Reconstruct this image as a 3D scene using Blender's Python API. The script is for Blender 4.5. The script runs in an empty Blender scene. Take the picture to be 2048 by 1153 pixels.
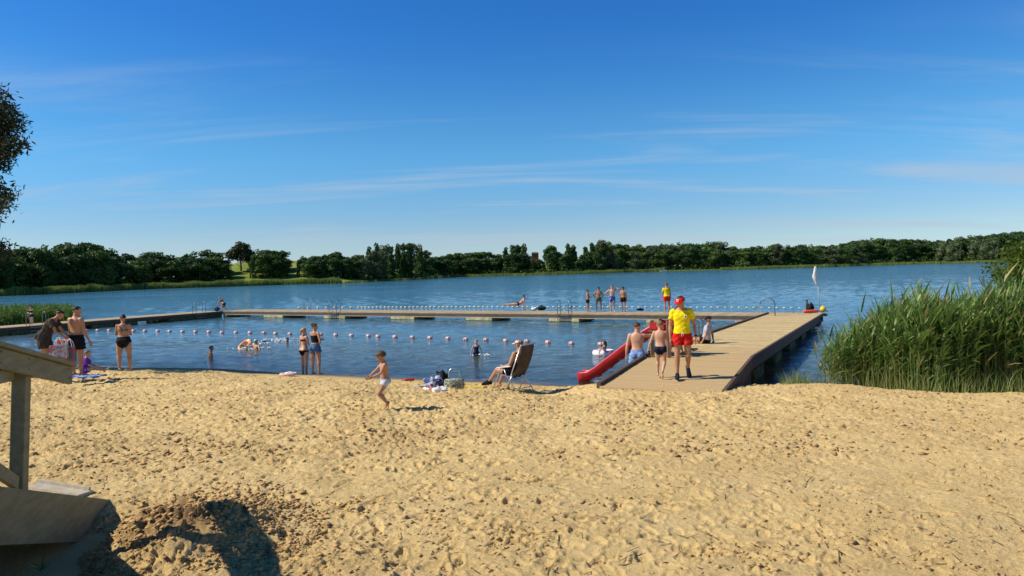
import bpy, bmesh, math, random
import numpy as np
from mathutils import Vector, Matrix
R = math.radians
random.seed(7); rng = np.random.default_rng(7)
sc = bpy.context.scene
C = sc.collection

# ---------------------------------------------------------------- camera
F_PX, CX, CY = 1400.0, 1024.0, 576.5
PITCH, ROLL, CAMZ = R(1.47), R(1.5), 3.3
cam_d = bpy.data.cameras.new("camera"); cam = bpy.data.objects.new("camera", cam_d); C.objects.link(cam)
cam_d.sensor_width = 36; cam_d.lens = 36 * F_PX / 2048; cam_d.clip_end = 6000; cam_d.clip_start = .05
fwd = Vector((0, math.cos(PITCH), -math.sin(PITCH))); r0 = Vector((1, 0, 0)); u0 = r0.cross(fwd)
rt = r0 * math.cos(ROLL) - u0 * math.sin(ROLL); up = u0 * math.cos(ROLL) + r0 * math.sin(ROLL)
cam.matrix_world = Matrix((( rt.x, up.x, -fwd.x, 0), (rt.y, up.y, -fwd.y, 0), (rt.z, up.z, -fwd.z, CAMZ), (0, 0, 0, 1)))
sc.camera = cam
def ray(px, py):
    return (fwd + rt * ((px - CX) / F_PX) - up * ((py - CY) / F_PX))
def G(px, py, z=0.0):
    """where the sight line through a photo pixel meets the level z"""
    d = ray(px, py); t = (z - CAMZ) / d.z
    return Vector((d.x * t, d.y * t, z))
def PD(px, py, D):
    """the point at distance D (along +Y) on a sight line"""
    d = ray(px, py); t = D / d.y
    return Vector((d.x * t, D, CAMZ + d.z * t))
def HZ(px): return 540.6 - (px - 1024) * .0262

# ---------------------------------------------------------------- sky and sun
SUN_EL, SUN_PHI = R(44), R(7)
w = bpy.data.worlds.new("World"); sc.world = w; w.use_nodes = True
wn, wl = w.node_tree.nodes, w.node_tree.links; wn.clear()
sky = wn.new('ShaderNodeTexSky'); sky.sky_type = 'NISHITA'; sky.sun_disc = False
sky.sun_elevation = SUN_EL; sky.sun_rotation = R(-97); sky.air_density = 1.0; sky.dust_density = .0; sky.ozone_density = 3.0; sky.altitude = 50
hs = wn.new('ShaderNodeHueSaturation'); hs.inputs['Saturation'].default_value = 1.12; hs.inputs['Value'].default_value = 1.0
tint = wn.new('ShaderNodeMixRGB'); tint.blend_type = 'MULTIPLY'; tint.inputs[0].default_value = 1; tint.inputs[2].default_value = (.62, .92, 1.22, 1)   # the cool daylight white balance of the photograph
wl.new(sky.outputs[0], tint.inputs[1]); wl.new(tint.outputs[0], hs.inputs['Color'])
tc = wn.new('ShaderNodeTexCoord'); sep = wn.new('ShaderNodeSeparateXYZ'); wl.new(tc.outputs['Generated'], sep.inputs[0])
def wmath(op, a, b=None, clamp=False):
    n = wn.new('ShaderNodeMath'); n.operation = op; n.use_clamp = clamp
    for i, v in enumerate((a, b)):
        if v is None: continue
        if isinstance(v, (int, float)): n.inputs[i].default_value = v
        else: wl.new(v, n.inputs[i])
    return n.outputs[0]
el = wmath('MAXIMUM', sep.outputs[2], .0)
# cirrus: noise on the plane of a high cloud deck, stretched along the wind
inv = wmath('DIVIDE', 1.0, wmath('ADD', el, .12))
comb = wn.new('ShaderNodeCombineXYZ')
wl.new(wmath('MULTIPLY', sep.outputs[0], inv), comb.inputs[0]); wl.new(wmath('MULTIPLY', sep.outputs[1], inv), comb.inputs[1])
mp = wn.new('ShaderNodeMapping'); mp.inputs['Rotation'].default_value = (0, 0, R(-14)); mp.inputs['Scale'].default_value = (.42, 1.9, 1); mp.inputs['Location'].default_value = (.3, 1.35, 0)
wl.new(comb.outputs[0], mp.inputs[0])
n1 = wn.new('ShaderNodeTexNoise'); n1.inputs['Scale'].default_value = 1.0; n1.inputs['Detail'].default_value = 7; n1.inputs['Roughness'].default_value = .58; n1.inputs['Distortion'].default_value = .6
wl.new(mp.outputs[0], n1.inputs['Vector'])
rmp = wn.new('ShaderNodeMapRange'); rmp.interpolation_type = 'SMOOTHSTEP'
rmp.inputs['From Min'].default_value = .46; rmp.inputs['From Max'].default_value = .80; rmp.inputs['To Max'].default_value = .85
wl.new(n1.outputs['Fac'], rmp.inputs['Value'])
lowmask = wn.new('ShaderNodeMapRange'); lowmask.interpolation_type = 'SMOOTHSTEP'
lowmask.inputs['From Min'].default_value = .33; lowmask.inputs['From Max'].default_value = .10
wl.new(sep.outputs[2], lowmask.inputs['Value'])
cl = wmath('MULTIPLY', rmp.outputs[0], lowmask.outputs[0])
cmix = wn.new('ShaderNodeMixRGB'); cmix.inputs[2].default_value = (3.6, 4.3, 5.2, 1)
wl.new(cl, cmix.inputs[0]); wl.new(hs.outputs[0], cmix.inputs[1])
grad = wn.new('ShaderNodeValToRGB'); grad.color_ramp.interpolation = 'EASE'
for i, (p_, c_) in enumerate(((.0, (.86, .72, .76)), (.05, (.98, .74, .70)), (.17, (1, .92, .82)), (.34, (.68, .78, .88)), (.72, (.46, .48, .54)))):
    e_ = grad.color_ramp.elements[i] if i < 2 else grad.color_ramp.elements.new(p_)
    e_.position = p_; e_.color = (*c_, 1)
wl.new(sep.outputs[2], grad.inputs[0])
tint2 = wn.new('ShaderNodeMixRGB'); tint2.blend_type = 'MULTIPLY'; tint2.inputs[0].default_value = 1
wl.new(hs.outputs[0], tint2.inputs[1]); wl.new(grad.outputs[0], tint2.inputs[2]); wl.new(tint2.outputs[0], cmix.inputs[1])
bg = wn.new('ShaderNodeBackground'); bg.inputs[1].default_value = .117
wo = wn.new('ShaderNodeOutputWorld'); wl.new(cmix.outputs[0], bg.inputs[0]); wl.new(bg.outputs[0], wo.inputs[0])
sd = bpy.data.lights.new("sun", 'SUN'); sd.energy = 5.0; sd.angle = R(.53); sd.color = (1, .93, .80)
sun = bpy.data.objects.new("sun", sd); C.objects.link(sun)
SUNV = Vector((-math.cos(SUN_PHI) * math.cos(SUN_EL), -math.sin(SUN_PHI) * math.cos(SUN_EL), math.sin(SUN_EL)))
sun.rotation_euler = SUNV.to_track_quat('Z', 'Y').to_euler(); sun.location = (-40, -5, 40)
sc.view_settings.view_transform = 'Standard'; sc.view_settings.look = 'None'; sc.view_settings.exposure = 0.16; sc.view_settings.gamma = 1
sc.view_settings.use_curve_mapping = False
sc.render.engine = 'CYCLES'; sc.cycles.use_denoising = True
sc.cycles.max_bounces = 6; sc.cycles.transparent_max_bounces = 8

# ---------------------------------------------------------------- materials
class NT:
    def __init__(s, name):
        s.m = bpy.data.materials.new(name); s.m.use_nodes = True
        s.n, s.l = s.m.node_tree.nodes, s.m.node_tree.links; s.n.clear()
        s.out = s.n.new('ShaderNodeOutputMaterial')
    def new(s, t, **kw):
        n = s.n.new(t)
        for k, v in kw.items():
            if hasattr(n, k): setattr(n, k, v)
        return n
    def set(s, sock, v):
        if hasattr(v, 'links') or isinstance(v, bpy.types.NodeSocket): s.l.new(v, sock)
        else: sock.default_value = v
    def noise(s, vec, scale, detail=4, rough=.55, dist=0):
        n = s.new('ShaderNodeTexNoise'); n.inputs['Scale'].default_value = scale; n.inputs['Detail'].default_value = detail
        n.inputs['Roughness'].default_value = rough; n.inputs['Distortion'].default_value = dist
        if vec is not None: s.l.new(vec, n.inputs['Vector'])
        return n.outputs['Fac']
    def obj(s): return s.new('ShaderNodeTexCoord').outputs['Object']
    def mapping(s, vec, scale=(1, 1, 1), rot=(0, 0, 0)):
        m = s.new('ShaderNodeMapping'); m.inputs['Scale'].default_value = scale; m.inputs['Rotation'].default_value = rot
        s.l.new(vec, m.inputs[0]); return m.outputs[0]
    def mr(s, v, a, b, c=0., d=1., smooth=True):
        m = s.new('ShaderNodeMapRange', interpolation_type='SMOOTHSTEP' if smooth else 'LINEAR')
        for k, x in zip(('From Min', 'From Max', 'To Min', 'To Max'), (a, b, c, d)): m.inputs[k].default_value = x
        s.l.new(v, m.inputs['Value']); return m.outputs[0]
    def mix(s, f, a, b, mode='MIX'):
        m = s.new('ShaderNodeMixRGB', blend_type=mode)
        for i, v in enumerate((f, a, b)):
            if isinstance(v, bpy.types.NodeSocket): s.l.new(v, m.inputs[i])
            elif i == 0: m.inputs[0].default_value = v
            else: m.inputs[i].default_value = (*v[:3], 1)
        return m.outputs[0]
    def math(s, op, a, b=0., c=None):
        m = s.new('ShaderNodeMath', operation=op)
        for i, v in enumerate((a, b, c)):
            if v is None: continue
            if isinstance(v, bpy.types.NodeSocket): s.l.new(v, m.inputs[i])
            else: m.inputs[i].default_value = v
        return m.outputs[0]
    def bump(s, h, strength, dist=1.0, normal=None):
        b = s.new('ShaderNodeBump'); b.inputs['Strength'].default_value = strength; b.inputs['Distance'].default_value = dist
        s.l.new(h, b.inputs['Height'])
        if normal is not None: s.l.new(normal, b.inputs['Normal'])
        return b.outputs[0]
    def bsdf(s, col, rough=.6, spec=.4, normal=None, **kw):
        p = s.new('ShaderNodeBsdfPrincipled')
        if isinstance(col, bpy.types.NodeSocket): s.l.new(col, p.inputs['Base Color'])
        else: p.inputs['Base Color'].default_value = (*col[:3], 1)
        if isinstance(rough, bpy.types.NodeSocket): s.l.new(rough, p.inputs['Roughness'])
        else: p.inputs['Roughness'].default_value = rough
        p.inputs['Specular IOR Level'].default_value = spec
        if normal is not None: s.l.new(normal, p.inputs['Normal'])
        for k, v in kw.items(): p.inputs[k.replace('_', ' ')].default_value = v
        return p
    def done(s, sh):
        s.l.new(sh.outputs[0] if hasattr(sh, 'outputs') else sh, s.out.inputs[0]); return s.m

_mats = {}
def plain(name, col, rough=.6, spec=.35, var=.18, scale=6., bump=.0, metallic=0.):
    """procedural paint / cloth / plastic: base colour with mottled variation and a light bump"""
    if name in _mats: return _mats[name]
    t = NT(name); o = t.obj(); n = t.noise(o, scale, 5)
    c2 = tuple(x * (1 - var) for x in col); c1 = tuple(min(1, x * (1 + var)) for x in col)
    c = t.mix(t.mr(n, .35, .65), c2, c1)
    nb = t.bump(t.noise(o, scale * 6, 3), bump, .01) if bump else None
    p = t.bsdf(c, rough, spec, nb); p.inputs['Metallic'].default_value = metallic
    _mats[name] = t.done(p); return _mats[name]
def skin(name, col):
    if name in _mats: return _mats[name]
    t = NT(name); o = t.obj()
    c = t.mix(t.mr(t.noise(o, 5, 4), .3, .7), tuple(x * .84 for x in col), tuple(x * 1.1 for x in col))
    c = t.mix(t.mr(t.noise(o, 2.2, 2), .45, .7, 0, .35), c, (col[0] * 1.02, col[1] * .72, col[2] * .66))
    p = t.bsdf(c, .48, .35, t.bump(t.noise(o, 26, 3), .25, .01))
    p.inputs['Subsurface Weight'].default_value = .08; p.inputs['Subsurface Radius'].default_value = (.02, .008, .004)
    _mats[name] = t.done(p); return _mats[name]
def foliage(name, dark, light, rough=.55, scale=.35, trans=.25):
    dark, light = tuple(v * 1.0 for v in dark), tuple(v * 1.0 for v in light)
    if name in _mats: return _mats[name]
    t = NT(name); o = t.obj(); g = t.new('ShaderNodeNewGeometry'); oi = t.new('ShaderNodeObjectInfo')
    c = t.mix(g.outputs['Random Per Island'], dark, light)
    c = t.mix(t.mr(t.noise(o, scale, 3), .38, .66, 0, .55), c, tuple(x * .55 for x in dark))
    hsn = t.new('ShaderNodeHueSaturation'); t.l.new(c, hsn.inputs['Color'])
    t.l.new(t.mr(oi.outputs['Random'], 0, 1, .72, 1.3, False), hsn.inputs['Value']); t.l.new(t.mr(oi.outputs['Random'], 0, 1, .515, .488, False), hsn.inputs['Hue'])
    p = t.bsdf(hsn.outputs[0], rough, .25)
    tr = t.new('ShaderNodeBsdfTranslucent'); t.l.new(hsn.outputs[0], tr.inputs[0])
    mx = t.new('ShaderNodeMixShader'); mx.inputs[0].default_value = trans
    t.l.new(p.outputs[0], mx.inputs[1]); t.l.new(tr.outputs[0], mx.inputs[2])
    _mats[name] = t.done(mx); return _mats[name]
def wood(name, a, b, along=(1, 1, 1), rough=.75, scale=3., sandy=None, rot=0.):
    if name in _mats: return _mats[name]
    t = NT(name); o = t.obj(); g = t.new('ShaderNodeNewGeometry')
    n = t.noise(t.mapping(o, along, (0, 0, rot)), scale, 6, .65)
    c = t.mix(t.mr(n, .3, .7), a, b)
    c = t.mix(t.mr(g.outputs['Random Per Island'], 0, 1, 0, .55, False), c, tuple(x * .55 for x in a))
    c = t.mix(t.mr(t.noise(o, .9, 4), .55, .75, 0, .35), c, tuple(x * .6 for x in a))
    if sandy:
        sx = t.new('ShaderNodeSeparateXYZ'); t.l.new(o, sx.inputs[0])
        near = t.mr(sx.outputs[1], sandy[1], sandy[0], 0., .95)
        f = t.mr(t.math('ADD', t.noise(t.mapping(o, (1, 1.8, 1)), 1.3, 7, .65), t.math('MULTIPLY', near, .55)), .58, .74, 0, .92)
        c = t.mix(f, c, (.50, .345, .165))
    p = t.bsdf(c, rough, .25, t.bump(n, .5, .01)); _mats[name] = t.done(p); return _mats[name]

# ---------------------------------------------------------------- mesh helpers
def tag(o, label=None, cat=None, group=None, kind=None):
    if label: o['label'] = label
    if cat: o['category'] = cat
    if group: o['group'] = group
    if kind: o['kind'] = kind
    return o
def fast(name, V, F, m=None, parent=None, smooth=False):
    V = np.asarray(V, dtype=np.float32).reshape(-1, 3); F = np.asarray(F, dtype=np.int32); k = F.shape[1]
    me = bpy.data.meshes.new(name)
    me.vertices.add(len(V)); me.vertices.foreach_set('co', V.ravel())
    me.loops.add(F.size); me.loops.foreach_set('vertex_index', F.ravel())
    me.polygons.add(len(F)); me.polygons.foreach_set('loop_start', np.arange(0, F.size, k, dtype=np.int32))
    me.update(calc_edges=True)
    if smooth: me.polygons.foreach_set('use_smooth', np.ones(len(F), dtype=bool))
    o = bpy.data.objects.new(name, me)
    if m: me.materials.append(m)
    if parent: o.parent = parent
    C.objects.link(o); return o
def empty(name, loc, rz=0., label=None, cat=None, group=None):
    o = bpy.data.objects.new(name, None); o.location = loc; o.rotation_euler = (0, 0, rz); o.empty_display_size = .1
    C.objects.link(o); return tag(o, label, cat, group)
def frame_of(d, hint=Vector((0, 0, 1))):
    d = Vector(d).normalized(); a = hint.cross(d)
    if a.length < 1e-3: a = Vector((1, 0, 0)).cross(d)
    a.normalize(); return a, d.cross(a).normalized(), d
class MB:
    """collects shapes into ONE mesh"""
    def __init__(s): s.v = []; s.f = []
    def add(s, vs, fs):
        k = len(s.v); s.v += [tuple(v) for v in vs]; s.f += [tuple(i + k for i in f) for f in fs]; return s
    def box(s, c, size, rz=0., rot=None, taper=1.):
        hx, hy, hz = size[0] / 2, size[1] / 2, size[2] / 2
        M = rot if rot is not None else Matrix.Rotation(rz, 3, 'Z'); c = Vector(c)
        vs = [c + M @ Vector((x * hx * (taper if z > 0 else 1), y * hy * (taper if z > 0 else 1), z * hz)) for z in (-1, 1) for y in (-1, 1) for x in (-1, 1)]
        return s.add(vs, [(0, 2, 3, 1), (4, 5, 7, 6), (0, 1, 5, 4), (2, 6, 7, 3), (0, 4, 6, 2), (1, 3, 7, 5)])
    def beam(s, a, b, w, h, upv=Vector((0, 0, 1))):
        """rectangular bar from a to b: width w sideways, height h"""
        a, b = Vector(a), Vector(b); d = (b - a).normalized(); side = d.cross(upv).normalized(); u = side.cross(d).normalized()
        vs = [p + side * (x * w / 2) + u * (z * h / 2) for p in (a, b) for z in (-1, 1) for x in (-1, 1)]
        return s.add(vs, [(0, 1, 3, 2), (4, 6, 7, 5), (0, 4, 5, 1), (2, 3, 7, 6), (0, 2, 6, 4), (1, 5, 7, 3)])
    def tube(s, pts, rad, n=8, caps=True):
        pts = [Vector(p) for p in pts]; rad = rad if isinstance(rad, (list, tuple)) else [rad] * len(pts)
        vs, fs = [], []; prev = None
        for i, p in enumerate(pts):
            d = (pts[min(i + 1, len(pts) - 1)] - pts[max(i - 1, 0)])
            d = d.normalized() if d.length > 1e-7 else Vector((0, 0, 1))
            if prev is None: a, b, _ = frame_of(d)
            else:
                a = prev - d * prev.dot(d); a = a.normalized() if a.length > 1e-5 else frame_of(d)[0]; b = d.cross(a)
            prev = a
            vs += [p + (a * math.cos(2 * math.pi * k / n) + b * math.sin(2 * math.pi * k / n)) * rad[i] for k in range(n)]
        for i in range(len(pts) - 1):
            fs += [(i * n + k, i * n + (k + 1) % n, (i + 1) * n + (k + 1) % n, (i + 1) * n + k) for k in range(n)]
        if caps: fs += [tuple(range(n))[::-1], tuple((len(pts) - 1) * n + k for k in range(n))]
        return s.add(vs, fs)
    def ball(s, c, r, n=12, m=8, M=None, lo=-90, hi=90):
        c = Vector(c); r = (r, r, r) if isinstance(r, (int, float)) else r; vs, fs = [], []
        for j in range(m + 1):
            th = R(lo + (hi - lo) * j / m)
            for k in range(n):
                p = Vector((r[0] * math.cos(th) * math.cos(2 * math.pi * k / n), r[1] * math.cos(th) * math.sin(2 * math.pi * k / n), r[2] * math.sin(th)))
                vs.append(c + (M @ p if M is not None else p))
        for j in range(m):
            fs += [(j * n + k, j * n + (k + 1) % n, (j + 1) * n + (k + 1) % n, (j + 1) * n + k) for k in range(n)]
        return s.add(vs, fs)
    def loft(s, rings, caps=True):
        n = len(rings[0]); vs = [p for r_ in rings for p in r_]; fs = []
        for i in range(len(rings) - 1):
            fs += [(i * n + k, i * n + (k + 1) % n, (i + 1) * n + (k + 1) % n, (i + 1) * n + k) for k in range(n)]
        if caps: fs += [tuple(range(n))[::-1], tuple((len(rings) - 1) * n + k for k in range(n))]
        return s.add(vs, fs)
    def build(s, name, m=None, parent=None, smooth=False, bevel=0.):
        me = bpy.data.meshes.new(name); me.from_pydata(s.v, [], s.f); me.update()
        if smooth: me.polygons.foreach_set('use_smooth', [True] * len(me.polygons))
        if m: me.materials.append(m)
        o = bpy.data.objects.new(name, me); C.objects.link(o)
        if parent: o.parent = parent
        if bevel:
            b = o.modifiers.new('bevel', 'BEVEL'); b.width = bevel; b.segments = 2; b.limit_method = 'ANGLE'
        return o
def copy_tree(o, parent=None):
    c = o.copy(); C.objects.link(c)
    if parent: c.parent = parent
    for ch in list(o.children): copy_tree(ch, c)
    return c

# ---------------------------------------------------------------- numpy noise
def _h(ix, iy, s):
    n = (ix.astype(np.int64) * 374761393 + iy.astype(np.int64) * 668265263 + s * 1274126177) & 0xffffffff
    n = ((n ^ (n >> 13)) * 1274126177) & 0xffffffff
    return ((n ^ (n >> 16)) & 0xffff) / 65535.0
def vn(x, y, s=0):
    ix, iy = np.floor(x), np.floor(y); fx, fy = x - ix, y - iy
    fx = fx * fx * fx * (fx * (fx * 6 - 15) + 10); fy = fy * fy * fy * (fy * (fy * 6 - 15) + 10)
    a, b, c, d = _h(ix, iy, s), _h(ix + 1, iy, s), _h(ix, iy + 1, s), _h(ix + 1, iy + 1, s)
    return (a + (b - a) * fx) * (1 - fy) + (c + (d - c) * fx) * fy
def fbm(x, y, s=0, o=4, g=.5):
    t, a, n = 0, 1., 0
    for i in range(o):
        t = t + a * vn(x, y, s + i * 17); n += a; a *= g; x, y = x * 2.03 + 1.7, y * 2.03 - 3.1
    return t / n
def worley(x, y, s=0):
    ix, iy = np.floor(x), np.floor(y); f1 = np.full(x.shape, 9.); f2 = np.full(x.shape, 9.); hh = np.zeros(x.shape)
    for dx in (-1, 0, 1):
        for dy in (-1, 0, 1):
            cx, cy = ix + dx, iy + dy; px, py = cx + _h(cx, cy, s), cy + _h(cx, cy, s + 5); d = np.hypot(x - px, y - py)
            c = d < f1; f2 = np.where(c, f1, np.minimum(f2, d)); hh = np.where(c, _h(cx, cy, s + 9), hh); f1 = np.where(c, d, f1)
    return f1, f2, hh
def chunks(x, y, s=0):
    '''broken crust: tilted lumps with crevices between them'''
    f1, f2, h_ = worley(x, y, s); return h_ * sm(f2 - f1, 0, .22) * (1 - .35 * f1)
def ordinal(n):
    u = ['', 'first', 'second', 'third', 'fourth', 'fifth', 'sixth', 'seventh', 'eighth', 'ninth', 'tenth', 'eleventh', 'twelfth', 'thirteenth', 'fourteenth', 'fifteenth', 'sixteenth', 'seventeenth', 'eighteenth', 'nineteenth']
    if n < 20: return u[n]
    t = ['twenty', 'thirty', 'forty', 'fifty', 'sixty', 'seventy', 'eighty', 'ninety'][n // 10 - 2]
    return t + '-' + u[n % 10] if n % 10 else (t[:-1] + 'ieth')
def sm(x, a, b):
    t = np.clip((x - a) / (b - a), 0, 1); return t * t * (3 - 2 * t)
# ================================================================ the beach, the lake bed and the lake
SHX = [-60, -30, -20, -14.5, -11, -8, -4.1, -.35, 2.2, 4.5, 6.7, 8.2, 10.2, 14, 40]
SHY = [42, 34, 29, 26.6, 25.3, 23.8, 22, 20.5, 18.9, 18.2, 18.3, 17.1, 16.5, 16.2, 15]
ZS = [-60, -14, -6, -2.5, 0]; ZB = [-4, -2.2, -.95, -.30, 0]
def zbase(x, y):
    x = np.asarray(x, float); y = np.asarray(y, float)
    s = np.interp(x, SHX, SHY) + .25 * (fbm(x * .6, y * .2, 5, 2) - .5) - y
    zc = np.interp(s, ZS + [2, 4, 5.5, 8, 14, 30], ZB + [.20, .41, .62, .87, 1.04, 1.35])
    zl = np.interp(s, ZS + [1.2, 3.5, 5.2, 6.3, 8, 11.5, 17, 32], ZB + [.10, .34, .56, .66, .70, .87, 1.04, 1.35])
    zr = np.interp(s, ZS + [1, 2.4, 3.4, 5, 8, 14, 30], ZB + [.18, .50, .66, .74, .88, 1.04, 1.35])
    wl_ = sm(-x, 3, 8); wr = sm(x, .6, 2.0)
    return (zc * (1 - wl_) + zl * wl_) * (1 - wr) + zr * wr
def zb(x, y): return float(zbase(np.array([x]), np.array([y]))[0])
def GT(px, py, lift=0.):
    """where a photo pixel meets the beach"""
    z = .6
    for _ in range(14):
        p = G(px, py, z); z = .5 * z + .5 * zb(p.x, p.y)
    p = G(px, py, z); return Vector((p.x, p.y, z + lift))

NR, NC = 760, 1000
Y0, Y1 = 3.6, 26.0
yy = Y0 * (Y1 / Y0) ** (np.arange(NR) / (NR - 1)); tt = np.linspace(-1, 1, NC)
WX = lambda y: y * .86 + 1.2
YY = np.repeat(yy[:, None], NC, 1); XX = tt[None, :] * WX(yy)[:, None]
Z = zbase(XX, YY); Zb = Z.copy()
S = np.interp(XX, SHX, SHY) - YY                      # metres inland
dry = sm(Z, .02, .22)
damp = np.zeros_like(Z)
# broad undulation
D = .05 * (fbm(XX * .8, YY * .8, 3, 3) - .5) + .045 * (fbm(XX * 2.1, YY * 2.1, 9, 2) - .5)
# trodden, churned sand: sharper towards the water and on the left
wx = XX + .12 * (fbm(XX * 5, YY * 5, 21, 2) - .5); wy = YY + .12 * (fbm(XX * 5, YY * 5, 31, 2) - .5)
rid = 1 - np.abs(2 * fbm(wx * 6.0, wy * 7.5, 41, 3, .6) - 1) * 2.2
zone = .35 + .65 * np.clip(sm(YY, 6.5, 13) * (1 - .6 * sm(XX, 3.5, 8)) + .5 * sm(-XX, -1, 3), 0, 1)
mod = sm(fbm(XX * .9, YY * .9, 55, 3), .35, .65)
zone2 = zone * (.3 + .7 * sm(YY, 6, 11))
D += zone2 * (.35 + .65 * mod) * (.028 + .018 * sm(YY, 8, 13)) * rid
D += (.35 + zone2) * .017 * (fbm(XX * 19, YY * 22, 61, 3, .65) - .5) * 2
crumb = sm(fbm(XX * 1.2 + 9, YY * 1.2, 57, 3), .48, .64)
D += zone * crumb * ((.026 + .020 * sm(YY, 8, 13)) * chunks(XX * 9, YY * 11, 13) + .016 * chunks(XX * 21, YY * 25, 17)) + (1 - .6 * zone) * sm(fbm(XX * 1.5, YY * 1.5 + 4, 59, 3), .54, .66) * .022 * chunks(XX * 13, YY * 15, 19)
damp = crumb * .22 * zone
def stamp(cx, cy, a, b, rot, depth, rim, sharp=.25, dampv=0.):
    rad = max(a, b) * 1.7
    if cy - rad < Y0 * 1.01 or cy + rad > Y1: return
    i0 = int(np.log((cy - rad) / Y0) / np.log(Y1 / Y0) * (NR - 1)); i1 = int(np.log((cy + rad) / Y0) / np.log(Y1 / Y0) * (NR - 1)) + 2
    wmin = WX(cy - rad)
    t0, t1 = (cx - rad) / wmin, (cx + rad) / wmin
    t0, t1 = min(t0, (cx - rad) / WX(cy + rad)), max(t1, (cx + rad) / WX(cy + rad))
    j0 = int((t0 + 1) / 2 * (NC - 1)); j1 = int((t1 + 1) / 2 * (NC - 1)) + 2
    if j0 < 0 or j1 > NC or j1 - j0 < 2: return
    x = XX[i0:i1, j0:j1] - cx; y = YY[i0:i1, j0:j1] - cy; c, s_ = math.cos(rot), math.sin(rot)
    u = (x * c + y * s_) / a; v = (-x * s_ + y * c) / b; r = np.sqrt(u * u + v * v)
    r = r * (1 + .25 * (vn(XX[i0:i1, j0:j1] * 25, YY[i0:i1, j0:j1] * 25, 5) - .5))
    D[i0:i1, j0:j1] += -depth * (1 - sm(r, 1 - sharp, 1 + sharp * .3)) + rim * np.exp(-((r - 1.12) / .16) ** 2)
    if dampv: damp[i0:i1, j0:j1] = np.maximum(damp[i0:i1, j0:j1], dampv * (1 - sm(r, .8, 1.15)))
rs = random.Random(3)
for k in range(5600):                                  # footprints
    cy = 4.2 * (20.5 / 4.2) ** rs.random() if k % 2 else rs.uniform(4.2, 21); cx = rs.uniform(-1, 1) * WX(cy)
    if zb(cx, cy) < .06: continue
    dd = rs.uniform(.006, .022) * (1.0 if cy > 8 else .8) * (1 - .65 * float(sm(np.array(cx), 1.5, 5)))
    stamp(cx, cy, rs.uniform(.10, .15), rs.uniform(.042, .065), rs.uniform(0, math.pi), dd, dd * rs.uniform(.35, .8), rs.uniform(.12, .4))
# hollow added under the stairs so the ground there lies darker
pc_ = GT(60, 1120); D -= .30 * np.exp(-((XX - pc_.x) / .62) ** 2 - ((YY - pc_.y) / 1.1) ** 2)
# the dug heap beside the stairs
hp = GT(330, 1075)
def heap(cx, cy, ax, ay, rot=0.):
    c, s_ = math.cos(rot), math.sin(rot); x, y = XX - cx, YY - cy
    return np.sqrt(((x * c + y * s_) / ax) ** 2 + ((-x * s_ + y * c) / ay) ** 2)
hr = heap(hp.x + .12, hp.y + .05, 1.0, .85, -.2) + .35 * (fbm(XX * 2.4, YY * 2.4, 88, 3) - .5)
hm = 1 - sm(hr, .25, 1.12)
lump = 1 - np.abs(2 * fbm(XX * 4.5, YY * 4.5, 91, 3, .5) - 1) * 1.9
D += hm * (.19 + .14 * (fbm(XX * 1.6, YY * 1.6, 95, 2) - .45) + .075 * (fbm(XX * 5, YY * 5, 90, 2) - .45) + .085 * chunks(XX * 5.5 + .6 * vn(XX * 9, YY * 9, 4), YY * 7.5 + .6 * vn(XX * 9, YY * 9, 6), 3) + .040 * chunks(XX * 14, YY * 17, 8) + .014 * (fbm(XX * 26, YY * 26, 97, 3, .6) - .5) * 2)
damp = np.maximum(damp, .45 * hm); damp = np.maximum(damp, hm * 1.1 * sm(fbm(XX * 3, YY * 3, 99, 3), .25, .6))
Z += D * (0.05 + .95 * dry)
Zfine = Z
def ZF(x, y):
    """height of the finished sand surface"""
    if not (Y0 < y < Y1): return zb(x, y)
    i = np.log(y / Y0) / np.log(Y1 / Y0) * (NR - 1); j = (x / WX(y) + 1) / 2 * (NC - 1)
    i0, j0 = int(i), int(j)
    if not (0 <= i0 < NR - 1 and 0 <= j0 < NC - 1): return zb(x, y)
    a = Zfine[max(0, i0 - 2):i0 + 3, max(0, j0 - 2):j0 + 3]
    return float(a.mean())
idx = np.arange(NR * NC).reshape(NR, NC)
Fq = np.stack([idx[:-1, :-1], idx[:-1, 1:], idx[1:, 1:], idx[1:, :-1]], -1).reshape(-1, 4)

t = NT('sand'); o = t.obj()
at = t.new('ShaderNodeAttribute', attribute_name='damp'); wet = t.new('ShaderNodeAttribute', attribute_name='wet')
n1 = t.noise(o, 1.3, 5, .6); n2 = t.noise(o, 11, 5, .65); n3 = t.noise(o, 150, 3, .7)
c = t.mix(t.mr(n1, .3, .7), (.66, .46, .185), (.73, .53, .235))
c = t.mix(t.mr(n2, .52, .72, 0, .55), c, (.55, .36, .13))
c = t.mix(t.mr(n3, .35, .75, 0, .5), c, (.80, .60, .30))
c = t.mix(t.mr(t.noise(o, 320, 2, .5), .60, .72, 0, .35), c, (.22, .14, .07))
c = t.mix(t.math('MULTIPLY', at.outputs['Fac'], .8), c, (.20, .105, .05))
c = t.mix(wet.outputs['Fac'], c, (.24, .155, .07))
b1 = t.bump(t.noise(t.mapping(o, (1, 1.5, 1)), 30, 8, .74), 1.0, .028); b2 = t.bump(n3, .35, .004, b1)
M_SAND = t.done(t.bsdf(c, .9, .15, b2))
V = np.stack([XX, YY, Z], -1).reshape(-1, 3)
sand = fast('sand', V, Fq, M_SAND, smooth=True); tag(sand, kind='structure')
for nm, arr in (('damp', damp), ('wet', .85 * (1 - .75 * sm(Zb, .015, .06)) * (1 - sm(Zb, .05, .19)) * (1 - .0))):
    a = sand.data.attributes.new(nm, 'FLOAT', 'POINT'); a.data.foreach_set('value', arr.astype(np.float32).ravel())
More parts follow.
